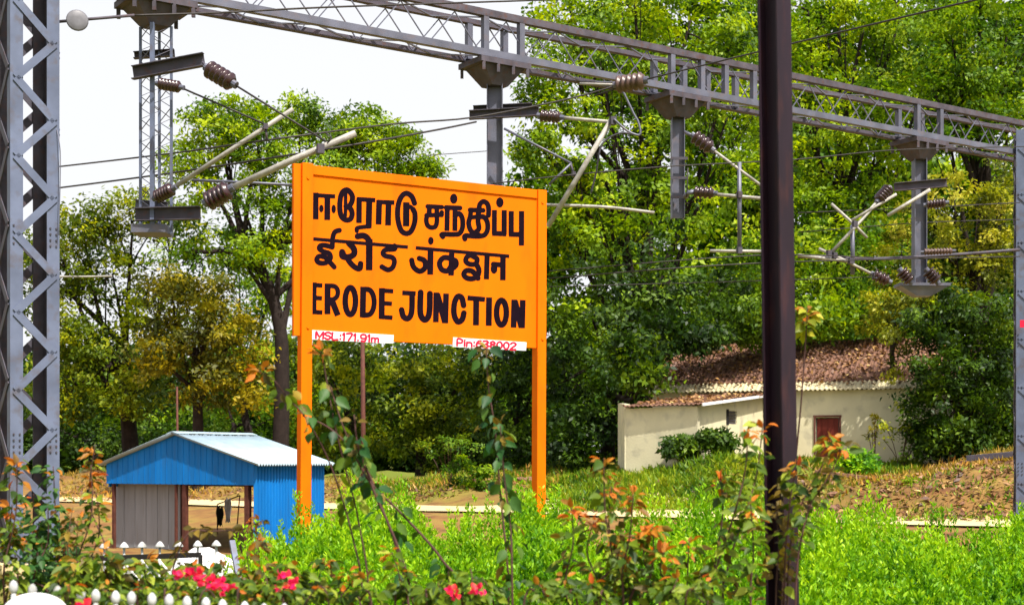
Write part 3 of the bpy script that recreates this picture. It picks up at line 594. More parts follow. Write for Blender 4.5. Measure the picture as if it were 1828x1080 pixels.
wire([(240, 28, 20.3), (345, 25, 20.6), (420, 22, 20.9), (600, 13, 21.5), (960, 1, 23.5), (1100, -5, 24)], .014, 'thin wire leaving the disc insulator and passing in front of the girder')
wire([(95, 299, 24), (300, 275, 22), (480, 250, 20.4), (700, 222, 21.5), (845, 210, 22.5), (1010, 178, 23), (1102, 153, 23)], .013, 'wire running from the near mast to the large strain insulator')
wire([(95, 337, 24), (300, 310, 22), (575, 268, 19.9), (760, 236, 21), (850, 218, 22.5)], .014, 'wire clamped to the thick pale tube above the orange board')
wire([(1150, 143, 22.8), (1420, 77, 20), (1828, -20, 16)], .012, 'wire climbing steeply from the strain insulator across the bright leaves')
wire([(760, 278, 30), (870, 270, 31)], .008, 'faint short wire crossing the white sky left of the middle drop arm')
wire([(880, 328, 23.9), (1024, 312, 23.8), (1200, 297, 25), (1420, 285, 27), (1600, 268, 29), (1828, 262, 31)], .011, 'wire meeting the hanging clamp right of the orange board')
wire([(975, 366, 24), (1080, 370, 24), (1168, 380, 24)], .026, 'short pale steady tube ending in the leaves right of the orange board', m='tube', nm='steady_tube')
wire([(980, 484, 28), (1350, 456, 28), (1560, 460, 29)], .011, 'upper of three wires sweeping low past the maroon pole')
wire([(980, 497, 28), (1350, 470, 28), (1820, 458, 31)], .012, 'middle of three wires sweeping low past the maroon pole')
wire([(980, 512, 30), (1400, 500, 30), (1560, 494, 30)], .009, 'lowest of three wires sweeping low past the maroon pole')
wire([(1425, 458, 29.6), (1560, 462, 30), (1700, 455, 30.5), (1820, 446, 31)], .034, 'thick dark cable running from the crossed tubes to the far mast', m='steel_dark')
wire([(1425, 380, 30), (1640, 371, 31), (1820, 362, 31.5)], .011, 'wire running into the horizontal insulator under the dark channel')
wire([(1425, 415, 30), (1640, 398, 31), (1820, 392, 31.5)], .009, 'wire just above the thick dark cable near the far mast')
wire([(97, 215, 19.9), (106, 255, 19.8), (108, 300, 19.8), (105, 420, 19.8)], .006, 'thin slack cord hanging down beside the near lattice mast', m='steel', nm='slack_cord')
wire([(95, 494, 24), (150, 494, 24), (200, 493, 24)], .016, 'short pale rod with a dark sleeve in front of the brown tree', m='tube', nm='steady_tube')

# ------------------------------------------------------------------ maroon pole, thin poles
def ipole():
    t = thing('steel_pole', (P(1400, 820, 7.5).x, 7.5, 0), 'dark maroon steel pole of H section crossing the whole view in front of the house', 'pole')
    b0 = P(1402, 820, 7.5); b0.z = -.1; t0 = P(1381, -60, 7.5); th = math.radians(42); ca, sa = math.cos(th), math.sin(th); h, w, f, k = .062, .060, .012, .006
    prof = [(-w, -h), (w, -h), (w, -h+f), (k, -h+f), (k, h-f), (w, h-f), (w, h), (-w, h), (-w, h-f), (-k, h-f), (-k, -h+f), (-w, -h+f)]
    r = [Vector((x*ca+y*sa, -x*sa*-1+y*ca, 0)) if False else Vector((x*ca-y*sa, x*sa+y*ca, 0)) for x, y in prof]
    n = 12; mb = MB(); vs = [v for z in (b0, t0) for v in [z+q for q in r]]
    fs = [(i, (i+1) % n, n+(i+1) % n, n+i) for i in range(n)]+[(0, 1, 2, 11), (2, 3, 10, 11), (3, 4, 9, 10), (4, 5, 8, 9), (5, 6, 7, 8)]
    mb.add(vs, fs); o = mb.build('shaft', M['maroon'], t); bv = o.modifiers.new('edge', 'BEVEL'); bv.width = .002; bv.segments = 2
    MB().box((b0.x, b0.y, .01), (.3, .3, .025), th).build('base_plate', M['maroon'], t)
ipole()
def thin_pole(px, ytop, d, r, label, m='wood'):
    p = P(px, ytop, d); z = gz(p.x, p.y); tag(MB().tube([(p.x, p.y, z-.2), (p.x+.02, p.y, (z+p.z)/2), tuple(p)], [r*1.1, r, r*.85], 8).build('thin_pole', M[m], None, True), label, 'pole')
thin_pole(647, 560, 34, .055, 'thin brown wooden pole standing under the orange board'); thin_pole(316, 690, 50, .04, 'thin dark pole rising behind the ridge of the blue kiosk')

# ------------------------------------------------------------------ blue kiosk
Bc = Vector((-7.447, 42, 0)); Ac = Vector((-12.53, 45, 0)); KU = (Ac-Bc).normalized(); KW = (Ac-Bc).length; KV = Vector((KU.y, -KU.x, 0)); 
if KV.y < 0: KV = -KV
KL = 3.25; ZK = -1.05
kiosk = thing('kiosk', Bc+KU*KW/2+KV*KL/2+Vector((0, 0, ZK)), 'open blue kiosk with a white corrugated gable roof and grey door panel', 'kiosk')
def kp(u, v, z): return Bc+KU*u+KV*v+Vector((0, 0, z))
def kbox(u0, u1, v0, v1, z0, z1, nm, m, par=kiosk):
    return MB().hexa([kp(u, v, z0) for u, v in ((u0, v0), (u1, v0), (u1, v1), (u0, v1))], [kp(u, v, z1) for u, v in ((u0, v0), (u1, v0), (u1, v1), (u0, v1))]).build(nm, m, par)
ZE_, ZR, ZF = 1.585, 2.46, .96; KM = KW*.515
def gable(v0, v1, nm):
    pts = [(0, ZF), (KW, ZF), (KW, ZE_-.02), (KM, ZR-.03), (0, ZE_-.02)]
    mb = MB(); mb.hexa([kp(u, v0, z) for u, z in pts], [kp(u, v1, z) for u, z in pts])
    for i in range(1, 26):
        u = KW*i/26; top = ZE_-.06+(ZR-ZE_)*(1-abs(u-KM)/(KM if u < KM else KW-KM)); mb.bar(kp(u, v0-.006, ZF+.02), kp(u, v0-.006, top), .02, .012, up=tuple(KV))
    return mb.build(nm, M['blue'], kiosk)
gable(0, .03, 'front_gable'); gable(KL-.03, KL, 'rear_gable')
def roof_sheet(side):
    uE = -.30 if side else KW+.22; zE = ZE_-.07; n = 30; mb = MB(); v0, v1 = -.18, KL+.25; k = 8
    for i in range(n*k+1):
        v = v0+(v1-v0)*i/(n*k); w = .032*math.cos(6.2832*i/k)
        for u, z in ((uE, zE), (KM, ZR)): mb.v.append(tuple(kp(u, v, z+w+.025)))
    mb.f = [(2*i, 2*i+1, 2*i+3, 2*i+2) for i in range(n*k)]
    o = mb.build('roof_sheet', M['sheet'], kiosk, True); so_ = o.modifiers.new('thick', 'SOLIDIFY'); so_.thickness = .008; return o
roof_sheet(1); roof_sheet(0)
cap = MB(); s0 = .22; zz = .075
cap.hexa([kp(KM-s0, -.16, ZR-s0*.29+zz), kp(KM, -.16, ZR+zz), kp(KM, -.16, ZR+zz+.01), kp(KM-s0, -.16, ZR-s0*.29+zz+.01)], [kp(KM-s0, KL+.23, ZR-s0*.29+zz), kp(KM, KL+.23, ZR+zz), kp(KM, KL+.23, ZR+zz+.01), kp(KM-s0, KL+.23, ZR-s0*.29+zz+.01)])
cap.hexa([kp(KM+s0, -.16, ZR-s0*.29+zz), kp(KM+.001, -.16, ZR+zz), kp(KM+.001, -.16, ZR+zz+.01), kp(KM+s0, -.16, ZR-s0*.29+zz+.01)], [kp(KM+s0, KL+.23, ZR-s0*.29+zz), kp(KM+.001, KL+.23, ZR+zz), kp(KM+.001, KL+.23, ZR+zz+.01), kp(KM+s0, KL+.23, ZR-s0*.29+zz+.01)])
cap.build('ridge_cap', M['sheet'], kiosk)
for i in range(8):
    v = .35+i*.38; q0 = kp(KM-s0-.02, v, ZR-s0*.29+.055); q1 = kp(KM-s0-.02, v+.22, ZR-s0*.29+.055); MB().bar(q0, q1, .05, .05).build('ridge_gap_shade', M['dark'], kiosk)  # solid dark bars painting the shade of gaps under the cap
mb = MB(); n = 24
for i in range(n*8):                         # ribbed blue side wall
    v, v2 = KL*i/(n*8), KL*(i+1)/(n*8); w = .03*max(-1, min(1, 2*math.cos(6.2832*i/8))); w2 = .03*max(-1, min(1, 2*math.cos(6.2832*(i+1)/8)))
    mb.add([kp(-.035+w, v, -.85), kp(-.035+w2, v2, -.85), kp(-.035+w2, v2, ZE_-.06), kp(-.035+w, v, ZE_-.06)], [(0, 1, 2, 3)])
o = mb.build('side_wall', M['blue'], kiosk); sm = o.modifiers.new('thick', 'SOLIDIFY'); sm.thickness = .01
def ku(px, dd=0):                            # distance along the front for a picture column
    r = (px-CX)/F; return (Bc.y*r-Bc.x)/(KU.x-KU.y*r)
kbox(ku(302), ku(182), .46, .49, ZK+.02, ZF+.02, 'door_panel', M['door'])
dpan = kiosk.children[-1]
for i in range(1, 6):
    u = ku(302)+(ku(182)-ku(302))*i/6; kbox(u-.012, u+.012, .443, .459, ZK+.05, ZF-.005, 'rib', M['door'])
for px, w, v in ((311, .07, .05), (326, .13, .05), (437, .15, .06), (199, .09, .06)):
    u = ku(px); kbox(u-w/2, u+w/2, v, v+w, ZK-.2, ZF+.03, 'post', M['wood'])
for u in (.1, KW*.5, KW-.1): kbox(u-.06, u+.06, KL-.15, KL-.04, ZK-.2, ZF+.02, 'post', M['wood'])
kbox(.02, KW-.02, KL-.12, KL-.05, ZF-.12, ZF-.003, 'rear_beam', M['wood'])
kbox(KW-.02, KW+.015, .10, KL-.1, ZF-.1, ZE_-.1, 'far_wall', M['blue'])
# stick frame with cloths behind the kiosk
st_ = thing('drying_frame', P(405, 940, 47), 'leaning stick frame with a dark and a white cloth hung inside the kiosk opening', 'frame')
zg = gz(P(405, 940, 47).x, 47)
a1_ = P(428, 884, 47); a2_ = P(422, 950, 47); a2_.z = zg-.05; MB().tube([a2_, a1_], [.025, .02], 6).build('pole', M['wood'], st_)
b1_ = P(388, 900, 47.1); MB().tube([a1_, b1_], .02, 6).build('pole', M['wood'], st_); b2_ = b1_.copy(); b2_.z = zg-.05; MB().tube([b2_, b1_], .02, 6).build('pole', M['wood'], st_)
def cloth(x0, x1, y0, y1, m):
    mb = MB(); n = 8; rows = 6
    for j in range(rows+1):
        for i in range(n+1):
            t = i/n; q = P(x0+(x1-x0)*(t-.5)*(1+.25*math.sin(j))+(x1-x0)/2, y0+(y1-y0)*j/rows+2*math.sin(i*1.7), 47+.03*math.sin(i*2.1+j)); mb.v.append(tuple(q))
    mb.f = [(j*(n+1)+i, j*(n+1)+i+1, (j+1)*(n+1)+i+1, (j+1)*(n+1)+i) for j in range(rows) for i in range(n)]
    o = mb.build('cloth', M[m], st_, True); s_ = o.modifiers.new('thick', 'SOLIDIFY'); s_.thickness = .01
cloth(387, 398, 905, 938, 'cloth_dark'); cloth(402, 412, 890, 932, 'white'); 

# ------------------------------------------------------------------ cream house on the bank
house = thing('house', (P(1400, 815, 58).x, 58, 1.6), 'low cream house with a brown leaf strewn roof, lean-to and red door', 'house')
Z0 = .6
def wallq(p, q, z1a, z1b, th, nm, m=None, hole=None, par=house):
    """wall from p to q (xy), tops z1a/z1b; hole (t0,t1,z0,z1)"""
    p, q = Vector(p).xy.to_3d(), Vector(q).xy.to_3d(); dr = (q-p); n = Vector((-dr.y, dr.x, 0)).normalized()*th
    def seg(t0, t1, za, zb0, zb1):
        a_, b_ = p+dr*t0, p+dr*t1; mb.hexa([a_+Vector((0, 0, za)), b_+Vector((0, 0, za)), b_+n+Vector((0, 0, za)), a_+n+Vector((0, 0, za))], [a_+Vector((0, 0, zb0)), b_+Vector((0, 0, zb1)), b_+n+Vector((0, 0, zb1)), a_+n+Vector((0, 0, zb0))])
    mb = MB(); zt = lambda t: z1a+(z1b-z1a)*t
    if hole is None: seg(0, 1, Z0, z1a, z1b)
    else:
        t0, t1, h0, h1 = hole; seg(0, t0, Z0, zt(0), zt(t0)); seg(t1, 1, Z0, zt(t1), zt(1)); seg(t0, t1, h1, zt(t0), zt(t1))
        if h0 > Z0: seg(t0, t1, Z0, h0, h0)
    return mb.build(nm, m or M['cream'], par), (p, dr, n)
LA, LB, LC = P(1117, 0, 54), P(1245, 0, 52.5), P(1362, 0, 58.2)
MA, MBp = P(1165, 0, 60.0), P(1700, 0, 55.6)
wallq(LA, LB, 3.58, 3.62, .2, 'wall')
w2_, (p_, dr_, n_) = wallq(LB+Vector((.0, .21, 0)), LC, 3.66, 4.2, .2, 'wall', hole=(.42, .58, 3.05, 3.55))
vent = MB()
for i in range(5): z = 3.10+i*.1; vent.bar(p_+dr_*.42+n_*.3+Vector((0, 0, z)), p_+dr_*.58+n_*.3+Vector((0, 0, z)), .03, .05)
vent.build('vent', M['steel_dark'], w2_)
MB().bar(p_+dr_*.41+n_*.9+Vector((0, 0, 3.0)), p_+dr_*.41+n_*.9+Vector((0, 0, 3.6)), .6, .05).build('vent_back', M['dark'], w2_)  # dark panel painting the shade behind the vent slats
wallq(P(1103, 0, 57), P(1115, 0, 54), 3.9, 3.75, .2, 'side_wall')
dd = (MBp-MA).xy.to_3d()
def mt(px):
    r = (px-CX)/F; return (MA.y*r-MA.x)/(dd.x-dd.y*r)
w3_, (p3, dr3, n3) = wallq(MA, MBp, 4.42, 4.42, .22, 'wall', hole=(mt(1456), mt(1498), Z0, 3.35))
t0, t1 = mt(1456), mt(1498)
dr = MB(); a_, b_ = p3+dr3*(t0+.004)+n3*.4, p3+dr3*(t1-.004)+n3*.4
dr.hexa([a_+Vector((0, 0, Z0)), b_+Vector((0, 0, Z0)), b_+n3*.25+Vector((0, 0, Z0)), a_+n3*.25+Vector((0, 0, Z0))], [a_+Vector((0, 0, 3.32)), b_+Vector((0, 0, 3.32)), b_+n3*.25+Vector((0, 0, 3.32)), a_+n3*.25+Vector((0, 0, 3.32))])
for i in range(1, 4):
    q = p3+dr3*(t0+(t1-t0)*i/4)+n3*.38; dr.bar(q+Vector((0, 0, Z0)), q+Vector((0, 0, 3.3)), .015, .02)
dr.build('door', M['reddoor'], house)
fr = MB()
for t in (t0-.003, t1+.003): q = p3+dr3*t-n3*.06; fr.bar(q+Vector((0, 0, Z0)), q+Vector((0, 0, 3.37)), .07, .05)
q0, q1 = p3+dr3*(t0-.008)-n3*.06, p3+dr3*(t1+.008)-n3*.06; fr.bar(q0+Vector((0, 0, 3.41)), q1+Vector((0, 0, 3.41)), .05, .07); fr.build('door_frame', M['wood'], house)
wallq(P(1700, 0, 55.6)+Vector((0, .01, 0)), P(1700, 0, 55.6)+Vector((.5, 8, 0)), 4.4, 4.4, .2, 'side_wall')
def corr(e0, e1, up, nm, m, wl=.18, amp=.03, par=house):
    e0, e1, up = Vector(e0), Vector(e1), Vector(up); n = int((e1-e0).length/wl*8); mb = MB(); rows = 5
    for j in range(rows+1):
        for i in range(n+1): mb.v.append(tuple(e0.lerp(e1, i/n)+up*(j/rows)+Vector((0, 0, amp*math.cos(6.2832*i/8)+R.uniform(-.008, .008)))))
    mb.f = [(j*(n+1)+i, j*(n+1)+i+1, (j+1)*(n+1)+i+1, (j+1)*(n+1)+i) for j in range(rows) for i in range(n)]
    o = mb.build(nm, m, par, True); s_ = o.modifiers.new('thick', 'SOLIDIFY'); s_.thickness = .02; return o
nb = Vector((-dd.y, dd.x, 0)).normalized()
if nb.y < 0: nb = -nb
E0, E1 = MA.xy.to_3d()-nb*.35-dd.normalized()*.3+Vector((0, 0, 4.44)), MBp.xy.to_3d()-nb*.35+dd.normalized()*.4+Vector((0, 0, 4.44))
UP1 = nb*4.8+Vector((0, 0, 2.25)); sl1 = UP1.normalized()
corr(E0, E1, sl1*.9, 'eave_sheet', M['eave']); r1 = corr(E0+sl1*.8+Vector((0, 0, .03)), E1+sl1*.8+Vector((0, 0, .03)), UP1-sl1*.8, 'roof', M['roof'])
corr(E0+UP1, E1+UP1, nb*4.8+Vector((0, 0, -2.25)), 'roof', M['roof'])
l0, l1 = LA.xy.to_3d()+Vector((-.12, -.25, 3.66)), LB.xy.to_3d()+Vector((.12, -.3, 3.70)); up2 = (LC-LB).xy.to_3d()+Vector((.05, .1, .58))
r2 = corr(l0, l1, up2, 'lean_to_roof', M['roof'], amp=.025); MB().bar(l1+Vector((.03, 0, -.03)), l1+up2+Vector((.03, 0, -.03)), .05, .10).build('verge_board', M['white'], house)
def on_slope(e0, e1, up, n, bias=.5):
    t, s = rng.random(n), rng.random(n)**bias; E0_, E1_, U_ = np.array(e0), np.array(e1), np.array(up)
    return E0_+(E1_-E0_)*t[:, None]+U_*s[:, None]+np.array((0, 0, .045))+ball(n)*.02
def litter(e0, e1, up, n, par, bias):
    C = on_slope(e0, e1, up, n, bias); D = ball(n)*np.array((1, 1, .3)); N = ball(n)*.5+np.array((0, -.2, .8)); L = rng.uniform(.1, .26, n)
    o = leaves('leaf_litter', LM['litter'], C, D, N, L, L*.55, rng.beta(1.5, 2.2, n), par); o['kind'] = 'stuff'
litter(E0, E1, UP1, 5200, r1, .6); litter(l0, l1, up2, 1600, r2, .7)

# ------------------------------------------------------------------ trees
GT = 'tall trees along the right of the tracks'
tree('tall_tree', 'tall bright green tree whose hanging sprays fringe the white sky right of the board', 'tree', GT,
 [(1160, 330, 70), (1150, 560, 70), (1145, 800, 70)], .42,
 [(1010, 40, 68, 75, 60, 2), (1120, -20, 69, 100, 70, 2.5), (1230, 30, 70, 110, 80, 2.5), (1075, 110, 68, 100, 60, 2), (975, 160, 67, 55, 60, 1.6), (1190, 150, 69, 110, 75, 2.4), (960, 255, 66.5, 40, 40, 1.2, .6), (1040, 220, 67, 60, 40, 1.5, .6),
  (1290, 220, 70, 90, 90, 2.4), (1180, 270, 69, 70, 80, 2), (1000, 300, 67, 55, 22, 1, .3), (1110, 360, 68, 100, 70, 2.2), (1240, 360, 69, 110, 90, 2.4), (1020, 420, 68, 70, 70, 2), (1000, -60, 70, 70, 50, 2), (1320, 100, 71, 70, 90, 2)],
 'bright', clumps=30, per=62, crad=.85, L=.27)
tree('tall_tree', 'tall fresh green tree rising behind the maroon pole and the girder', 'tree', GT,
 [(1500, 300, 78), (1495, 560, 78), (1490, 790, 78)], .45,
 [(1430, 20, 76, 110, 80, 2.5), (1540, 60, 76, 120, 90, 2.5), (1400, 130, 76, 90, 90, 2.3), (1500, 180, 76, 120, 70, 2.5), (1620, 20, 78, 100, 90, 2.5), (1480, 300, 75, 130, 90, 2.5), (1400, 280, 75, 90, 100, 2), (1560, 290, 76, 90, 80, 2.3), (1450, 410, 75, 110, 80, 2.2), (1540, 400, 75, 90, 80, 2.2), (1640, 150, 78, 100, 80, 2.4), (1500, -70, 78, 150, 60, 2.5)],
 'bright', clumps=30, per=60, crad=.9, L=.28)
tree('tall_tree', 'tall deep green tree with a brown patch above the far end of the girder', 'tree', GT,
 [(1760, 300, 74), (1750, 560, 74), (1745, 800, 74)], .45,
 [(1700, 60, 73, 110, 90, 2.4), (1800, 40, 73, 110, 90, 2.4), (1660, 160, 73, 90, 80, 2.2), (1760, 150, 73, 110, 80, 2.4), (1690, 230, 73, 90, 60, 2.2), (1800, 210, 73, 100, 70, 2.4), (1760, -60, 74, 160, 60, 2.4), (1850, 300, 74, 80, 110, 2.4)],
 'mid', clumps=30, per=60, crad=.9, L=.28)
tree('yellow_tree', 'yellow and brown leaved tree under the far end of the girder', 'tree', GT,
 [(1735, 470, 63), (1740, 600, 63), (1745, 780, 63)], .22,
 [(1700, 360, 62, 80, 65, 1.8), (1780, 350, 62, 70, 70, 1.8), (1640, 420, 62, 75, 70, 1.8), (1740, 450, 62, 90, 60, 1.8), (1600, 470, 62, 60, 55, 1.5, .7), (1800, 460, 62, 60, 60, 1.5)],
 'yellow', clumps=26, per=60, crad=.6, L=.2)
GU_ = 'dense lower trees round the house'
low = [(1060, 560, 66, 110, 110, 2.2), (1010, 690, 65, 70, 110, 2), (1150, 480, 67, 110, 90, 2.2), (1190, 600, 64.5, 110, 90, 2), (1270, 520, 66, 110, 100, 2.2), (1110, 690, 64, 70, 80, 1.5), (1030, 790, 64, 60, 60, 1.4), (1310, 600, 66, 80, 60, 2), (1130, 632, 57.5, 55, 40, 1.2), (1220, 595, 58.5, 80, 36, 1.4), (1310, 572, 60, 80, 36, 1.5), (1155, 678, 56.4, 30, 18, .7, .4)]
tree('spreading_tree', 'dark green spreading tree filling the gap between the board and the house', 'tree', GU_, [(1100, 620, 66), (1090, 720, 66), (1085, 800, 66)], .3, low, 'deep', clumps=34, per=62, crad=.85, L=.26)
tree('spreading_tree', 'mid green spreading tree right behind the house roof and maroon pole', 'tree', GU_, [(1450, 560, 70), (1450, 680, 70), (1450, 780, 70)], .3,
 [(1400, 480, 69, 90, 80, 2), (1500, 470, 69, 100, 80, 2), (1420, 570, 68.5, 90, 60, 2), (1520, 550, 68.5, 90, 60, 2), (1600, 560, 69, 70, 70, 2), (1350, 500, 69, 70, 90, 2), (1390, 585, 60.5, 70, 30, 1.4), (1480, 562, 61, 80, 28, 1.4), (1580, 555, 61, 70, 28, 1.4)], 'mid', clumps=32, per=60, crad=.85, L=.26)
tree('ivy_tree', 'dark creeper clad tree hiding the right end of the house', 'tree', GU_, [(1735, 640, 54), (1738, 720, 54), (1740, 800, 54)], .16,
 [(1680, 560, 54, 60, 50, 1.3, .8), (1760, 580, 54, 70, 60, 1.4), (1690, 650, 53.5, 70, 60, 1.3), (1770, 690, 54, 60, 80, 1.3), (1710, 740, 53.5, 70, 70, 1.2), (1640, 700, 53.5, 36, 70, .6, .5), (1790, 780, 54, 40, 50, 1), (1720, 785, 53.4, 60, 36, .9), (1660, 785, 53.6, 34, 36, .7), (1800, 700, 54.8, 50, 90, 1.2), (1690, 600, 54.5, 70, 40, 1.2)], 'deep', clumps=40, per=60, crad=.55, L=.19)
tree('leafy_shrub', 'yellow green shrub catching sun behind the flared base plate', 'shrub', GU_, [(1590, 560, 57), (1592, 600, 57), (1595, 800, 57)], .10,
 [(1570, 560, 56, 45, 40, 1), (1620, 540, 56, 50, 36, 1), (1680, 545, 56, 50, 36, 1, .7), (1600, 620, 55, 30, 60, .6, .6)], 'yellow', clumps=20, per=50, crad=.45, L=.17)
GL_ = 'trees beyond the kiosk on the left'
tree('spreading_tree', 'olive brown spreading tree beyond the near lattice mast and kiosk', 'tree', GL_, [(215, 610, 80), (225, 700, 80), (235, 830, 80)], .45,
 [(150, 400, 79, 70, 50, 2.2), (240, 390, 79, 70, 50, 2.2), (120, 480, 79, 60, 60, 2), (320, 400, 79, 60, 40, 2, .6), (200, 490, 79, 90, 55, 2.2, .8), (110, 590, 78, 70, 70, 2), (180, 620, 78, 80, 60, 2.2), (300, 560, 79, 80, 60, 2), (120, 700, 78, 70, 60, 2), (250, 700, 78, 80, 50, 2), (60, 500, 80, 60, 120, 2)],
 'olive', clumps=38, per=60, crad=.9, L=.27)
tree('amber_tree', 'amber leaved tree behind the white roof of the blue kiosk', 'tree', GL_, [(350, 620, 68), (352, 700, 68), (355, 830, 68)], .26,
 [(310, 520, 67, 60, 40, 1.6), (380, 540, 67, 60, 45, 1.6), (340, 600, 67, 80, 50, 1.7), (420, 610, 67, 55, 50, 1.6), (280, 640, 67, 50, 45, 1.5), (430, 690, 67, 45, 45, 1.3), (370, 680, 67, 60, 45, 1.4)],
 'amber', clumps=26, per=58, crad=.75, L=.23)
tree('feathery_tree', 'tall feathery light green tree with a dark leaning trunk left of the board', 'tree', GL_, [(430, 440, 72), (475, 500, 72), (500, 590, 72), (503, 680, 72), (500, 830, 72)], .36,
 [(380, 235, 72, 70, 40, 2), (460, 265, 72, 90, 45, 2), (340, 290, 72, 55, 40, 1.8, .8), (540, 215, 73, 50, 40, 2), (530, 300, 72, 90, 45, 2), (650, 235, 74, 60, 40, 2), (640, 290, 74, 80, 40, 2, .8), (720, 290, 74, 60, 36, 1.8, .7), (420, 350, 72, 90, 45, 2, .8), (500, 380, 72, 60, 60, 1.8, .6), (400, 450, 72, 80, 40, 1.8, .6), (330, 450, 72, 50, 50, 1.6, .5), (470, 450, 71, 50, 50, 1.6, .6), (760, 310, 74, 36, 24, 1, .5), (400, 205, 73, 50, 30, 1.6, .6), (590, 250, 74, 60, 40, 2), (450, 215, 73, 50, 30, 1.6, .6), (690, 250, 74, 60, 36, 1.8)],
 'bright', clumps=34, per=60, crad=.85, L=.25, aspect=.45)
for lb, m, lab, tk in (
 ([(430, 480, 84, 80, 70, 2.2), (470, 570, 84, 70, 70, 2.2), (400, 570, 85, 70, 60, 2), (510, 470, 85, 50, 60, 2, .6), (460, 660, 84, 80, 60, 2)], 'mid', 'mid green tree filling the gap behind the dark leaning trunk', (455, 640)),
 ([(600, 690, 82, 80, 70, 2.2), (570, 620, 83, 60, 60, 2), (660, 640, 82, 70, 60, 2), (640, 760, 81, 90, 60, 2), (560, 770, 82, 60, 50, 2)], 'olive', 'dull olive tree seen under the left half of the board', (610, 700)),
 ([(760, 650, 80, 80, 60, 2), (720, 720, 79, 80, 60, 2), (800, 740, 79, 80, 60, 2), (830, 640, 80, 70, 60, 2), (760, 800, 79, 80, 40, 1.6, .6)], 'olive', 'olive green tree seen under the middle of the board', (760, 690)),
 ([(900, 670, 77, 70, 70, 2), (950, 740, 76, 70, 80, 2), (880, 780, 76, 60, 60, 1.6), (980, 640, 77, 60, 70, 2), (960, 830, 75, 50, 40, 1.4)], 'deep', 'dark green tree seen beside the right orange post', (930, 720)),
 ([(440, 760, 90, 90, 60, 2.4), (340, 760, 92, 90, 60, 2.4), (520, 720, 90, 60, 60, 2.2), (420, 690, 92, 80, 60, 2)], 'mid', 'green tree far behind the ridge of the kiosk', (420, 760)),
 ([(130, 780, 90, 90, 50, 2.4), (220, 780, 90, 80, 60, 2.4), (60, 740, 92, 80, 80, 2.4), (280, 800, 90, 60, 40, 2)], 'deep', 'dark tree far beyond the pale track left of the kiosk', (170, 790))):
    d_ = lb[0][2]; tree('bushy_tree', lab, 'tree', 'bushy trees in the background', [(tk[0], tk[1], d_), (tk[0]+R.uniform(-20, 20), (tk[1]+830)/2, d_), (tk[0]+R.uniform(-15, 15), 830, d_)], .26, lb, m, clumps=26, per=58, crad=.95, L=.28)
# far wood closing the view
def woodland(name, pts, m, label):
    C, D, N, Ln, T, cc = crown_leaves(pts, 40, 55, 1.6, .5)
    tag(leaves(name, LM[m], C, D, N, Ln, Ln*.6, T), label, 'woodland', kind='stuff')
woodland('woodland', [(x, y+R.uniform(-30, 20), 108+R.uniform(-3, 3), 70, 75, 2.5) for x in range(-40, 960, 62) for y in (690, 770, 815)], 'deep', 'low dark woodland closing the view on the left')
woodland('woodland', [(x, y+R.uniform(-20, 20), 98+R.uniform(-3, 3), 85, 80, 2.5) for x in range(980, 1900, 90) for y in (330, 450, 570, 690, 780)]+[(x, y, 100, 90, 80, 2.5) for x in range(1130, 1900, 100) for y in (60, 190)], 'mid', 'dense green woodland behind the house and tall trees')

# ------------------------------------------------------------------ ground cover
def scatter_px(n, x0, x1, d0, d1):
    px = rng.uniform(x0, x1, n); d_ = rng.uniform(d0, d1, n); x = (px-CX)/F*d_; return np.stack([x, d_, H(x, d_)], 1)
def blades(name, m, C, h, w, label, spread=.6, leafy=False):
    n = len(C); D = ball(n)*spread+np.array((0, 0, 1)); N = ball(n); L = h*rng.uniform(.5, 1.4, n)
    return tag(leaves(name, LM[m], C, D, N, L, w*rng.uniform(.6, 1.3, n), np.clip(rng.beta(2, 2, n)+.15*np.sin(C[:, 0]*1.7)+.1*np.sin(C[:, 1]*2.3), 0, 1)), label, 'grass', kind='stuff')
G = scatter_px(15000, 1000, 1420, 46.5, 55); blades('grass', 'grass', G, .32, .07, 'yellow green grass on the mound below the lean-to', 1.0)
G = np.concatenate([scatter_px(4000, 680, 1060, 60, 69), scatter_px(3500, 940, 1130, 50, 60), scatter_px(2500, 1420, 1640, 52, 55.5)]); blades('grass', 'grass', G, .3, .08, 'green grass along the foot of the trees and the house', .9)
G = np.concatenate([scatter_px(3500, 600, 1010, 59, 70), scatter_px(1500, 950, 1130, 50, 60)]); blades('grass', 'dry', G, .28, .07, 'dry yellow grass on the slope under the board', .9)
G = np.concatenate([scatter_px(1600, 1740, 1828, 49, 52), scatter_px(1600, 90, 190, 78, 84), scatter_px(1300, 1440, 1740, 47, 53), scatter_px(2200, 90, 640, 64, 80)]); blades('grass', 'dry', G, .30, .06, 'dry orange grass tufts scattered along the earth bank', .8)
def bush(px, py, d_, rx, ry, rd, m, label, cl=34, per=64, cr=.36, L=.15, nm='leafy_shrub', grp=None):
    c = P(px, py, d_); z = gz(c.x, c.y); t = thing(nm, (c.x, c.y, z), label, 'shrub', grp)
    C, D, N, Ln, T, cc = crown_leaves([(px, py, d_, rx, ry, rd)], cl, per, cr, L)
    mb = MB()
    for q in cc[0][:9]: mb.tube(spline([(c.x+R.uniform(-.1, .1), c.y, z-.1), Vector((c.x, c.y, z)).lerp(Vector(q), .5)+Vector((0, 0, .1)), tuple(q)], 3), .014, 5)
    mb.build('stem', M['stem'], t); leaves('foliage', LM[m], C, D, N, Ln, Ln*.5, T, t)
def debris(name, C, label, lo, hi):
    n = len(C); D = ball(n)*np.array((1, 1, .35)); L = rng.uniform(lo, hi, n); C[:, 2] += .03
    tag(leaves(name, LM['litter'], C, D, ball(n)*.6+np.array((0, -.2, .8)), L, L*rng.uniform(.12, .5, n), rng.beta(1.4, 2.4, n)), label, 'leaf litter', kind='stuff')
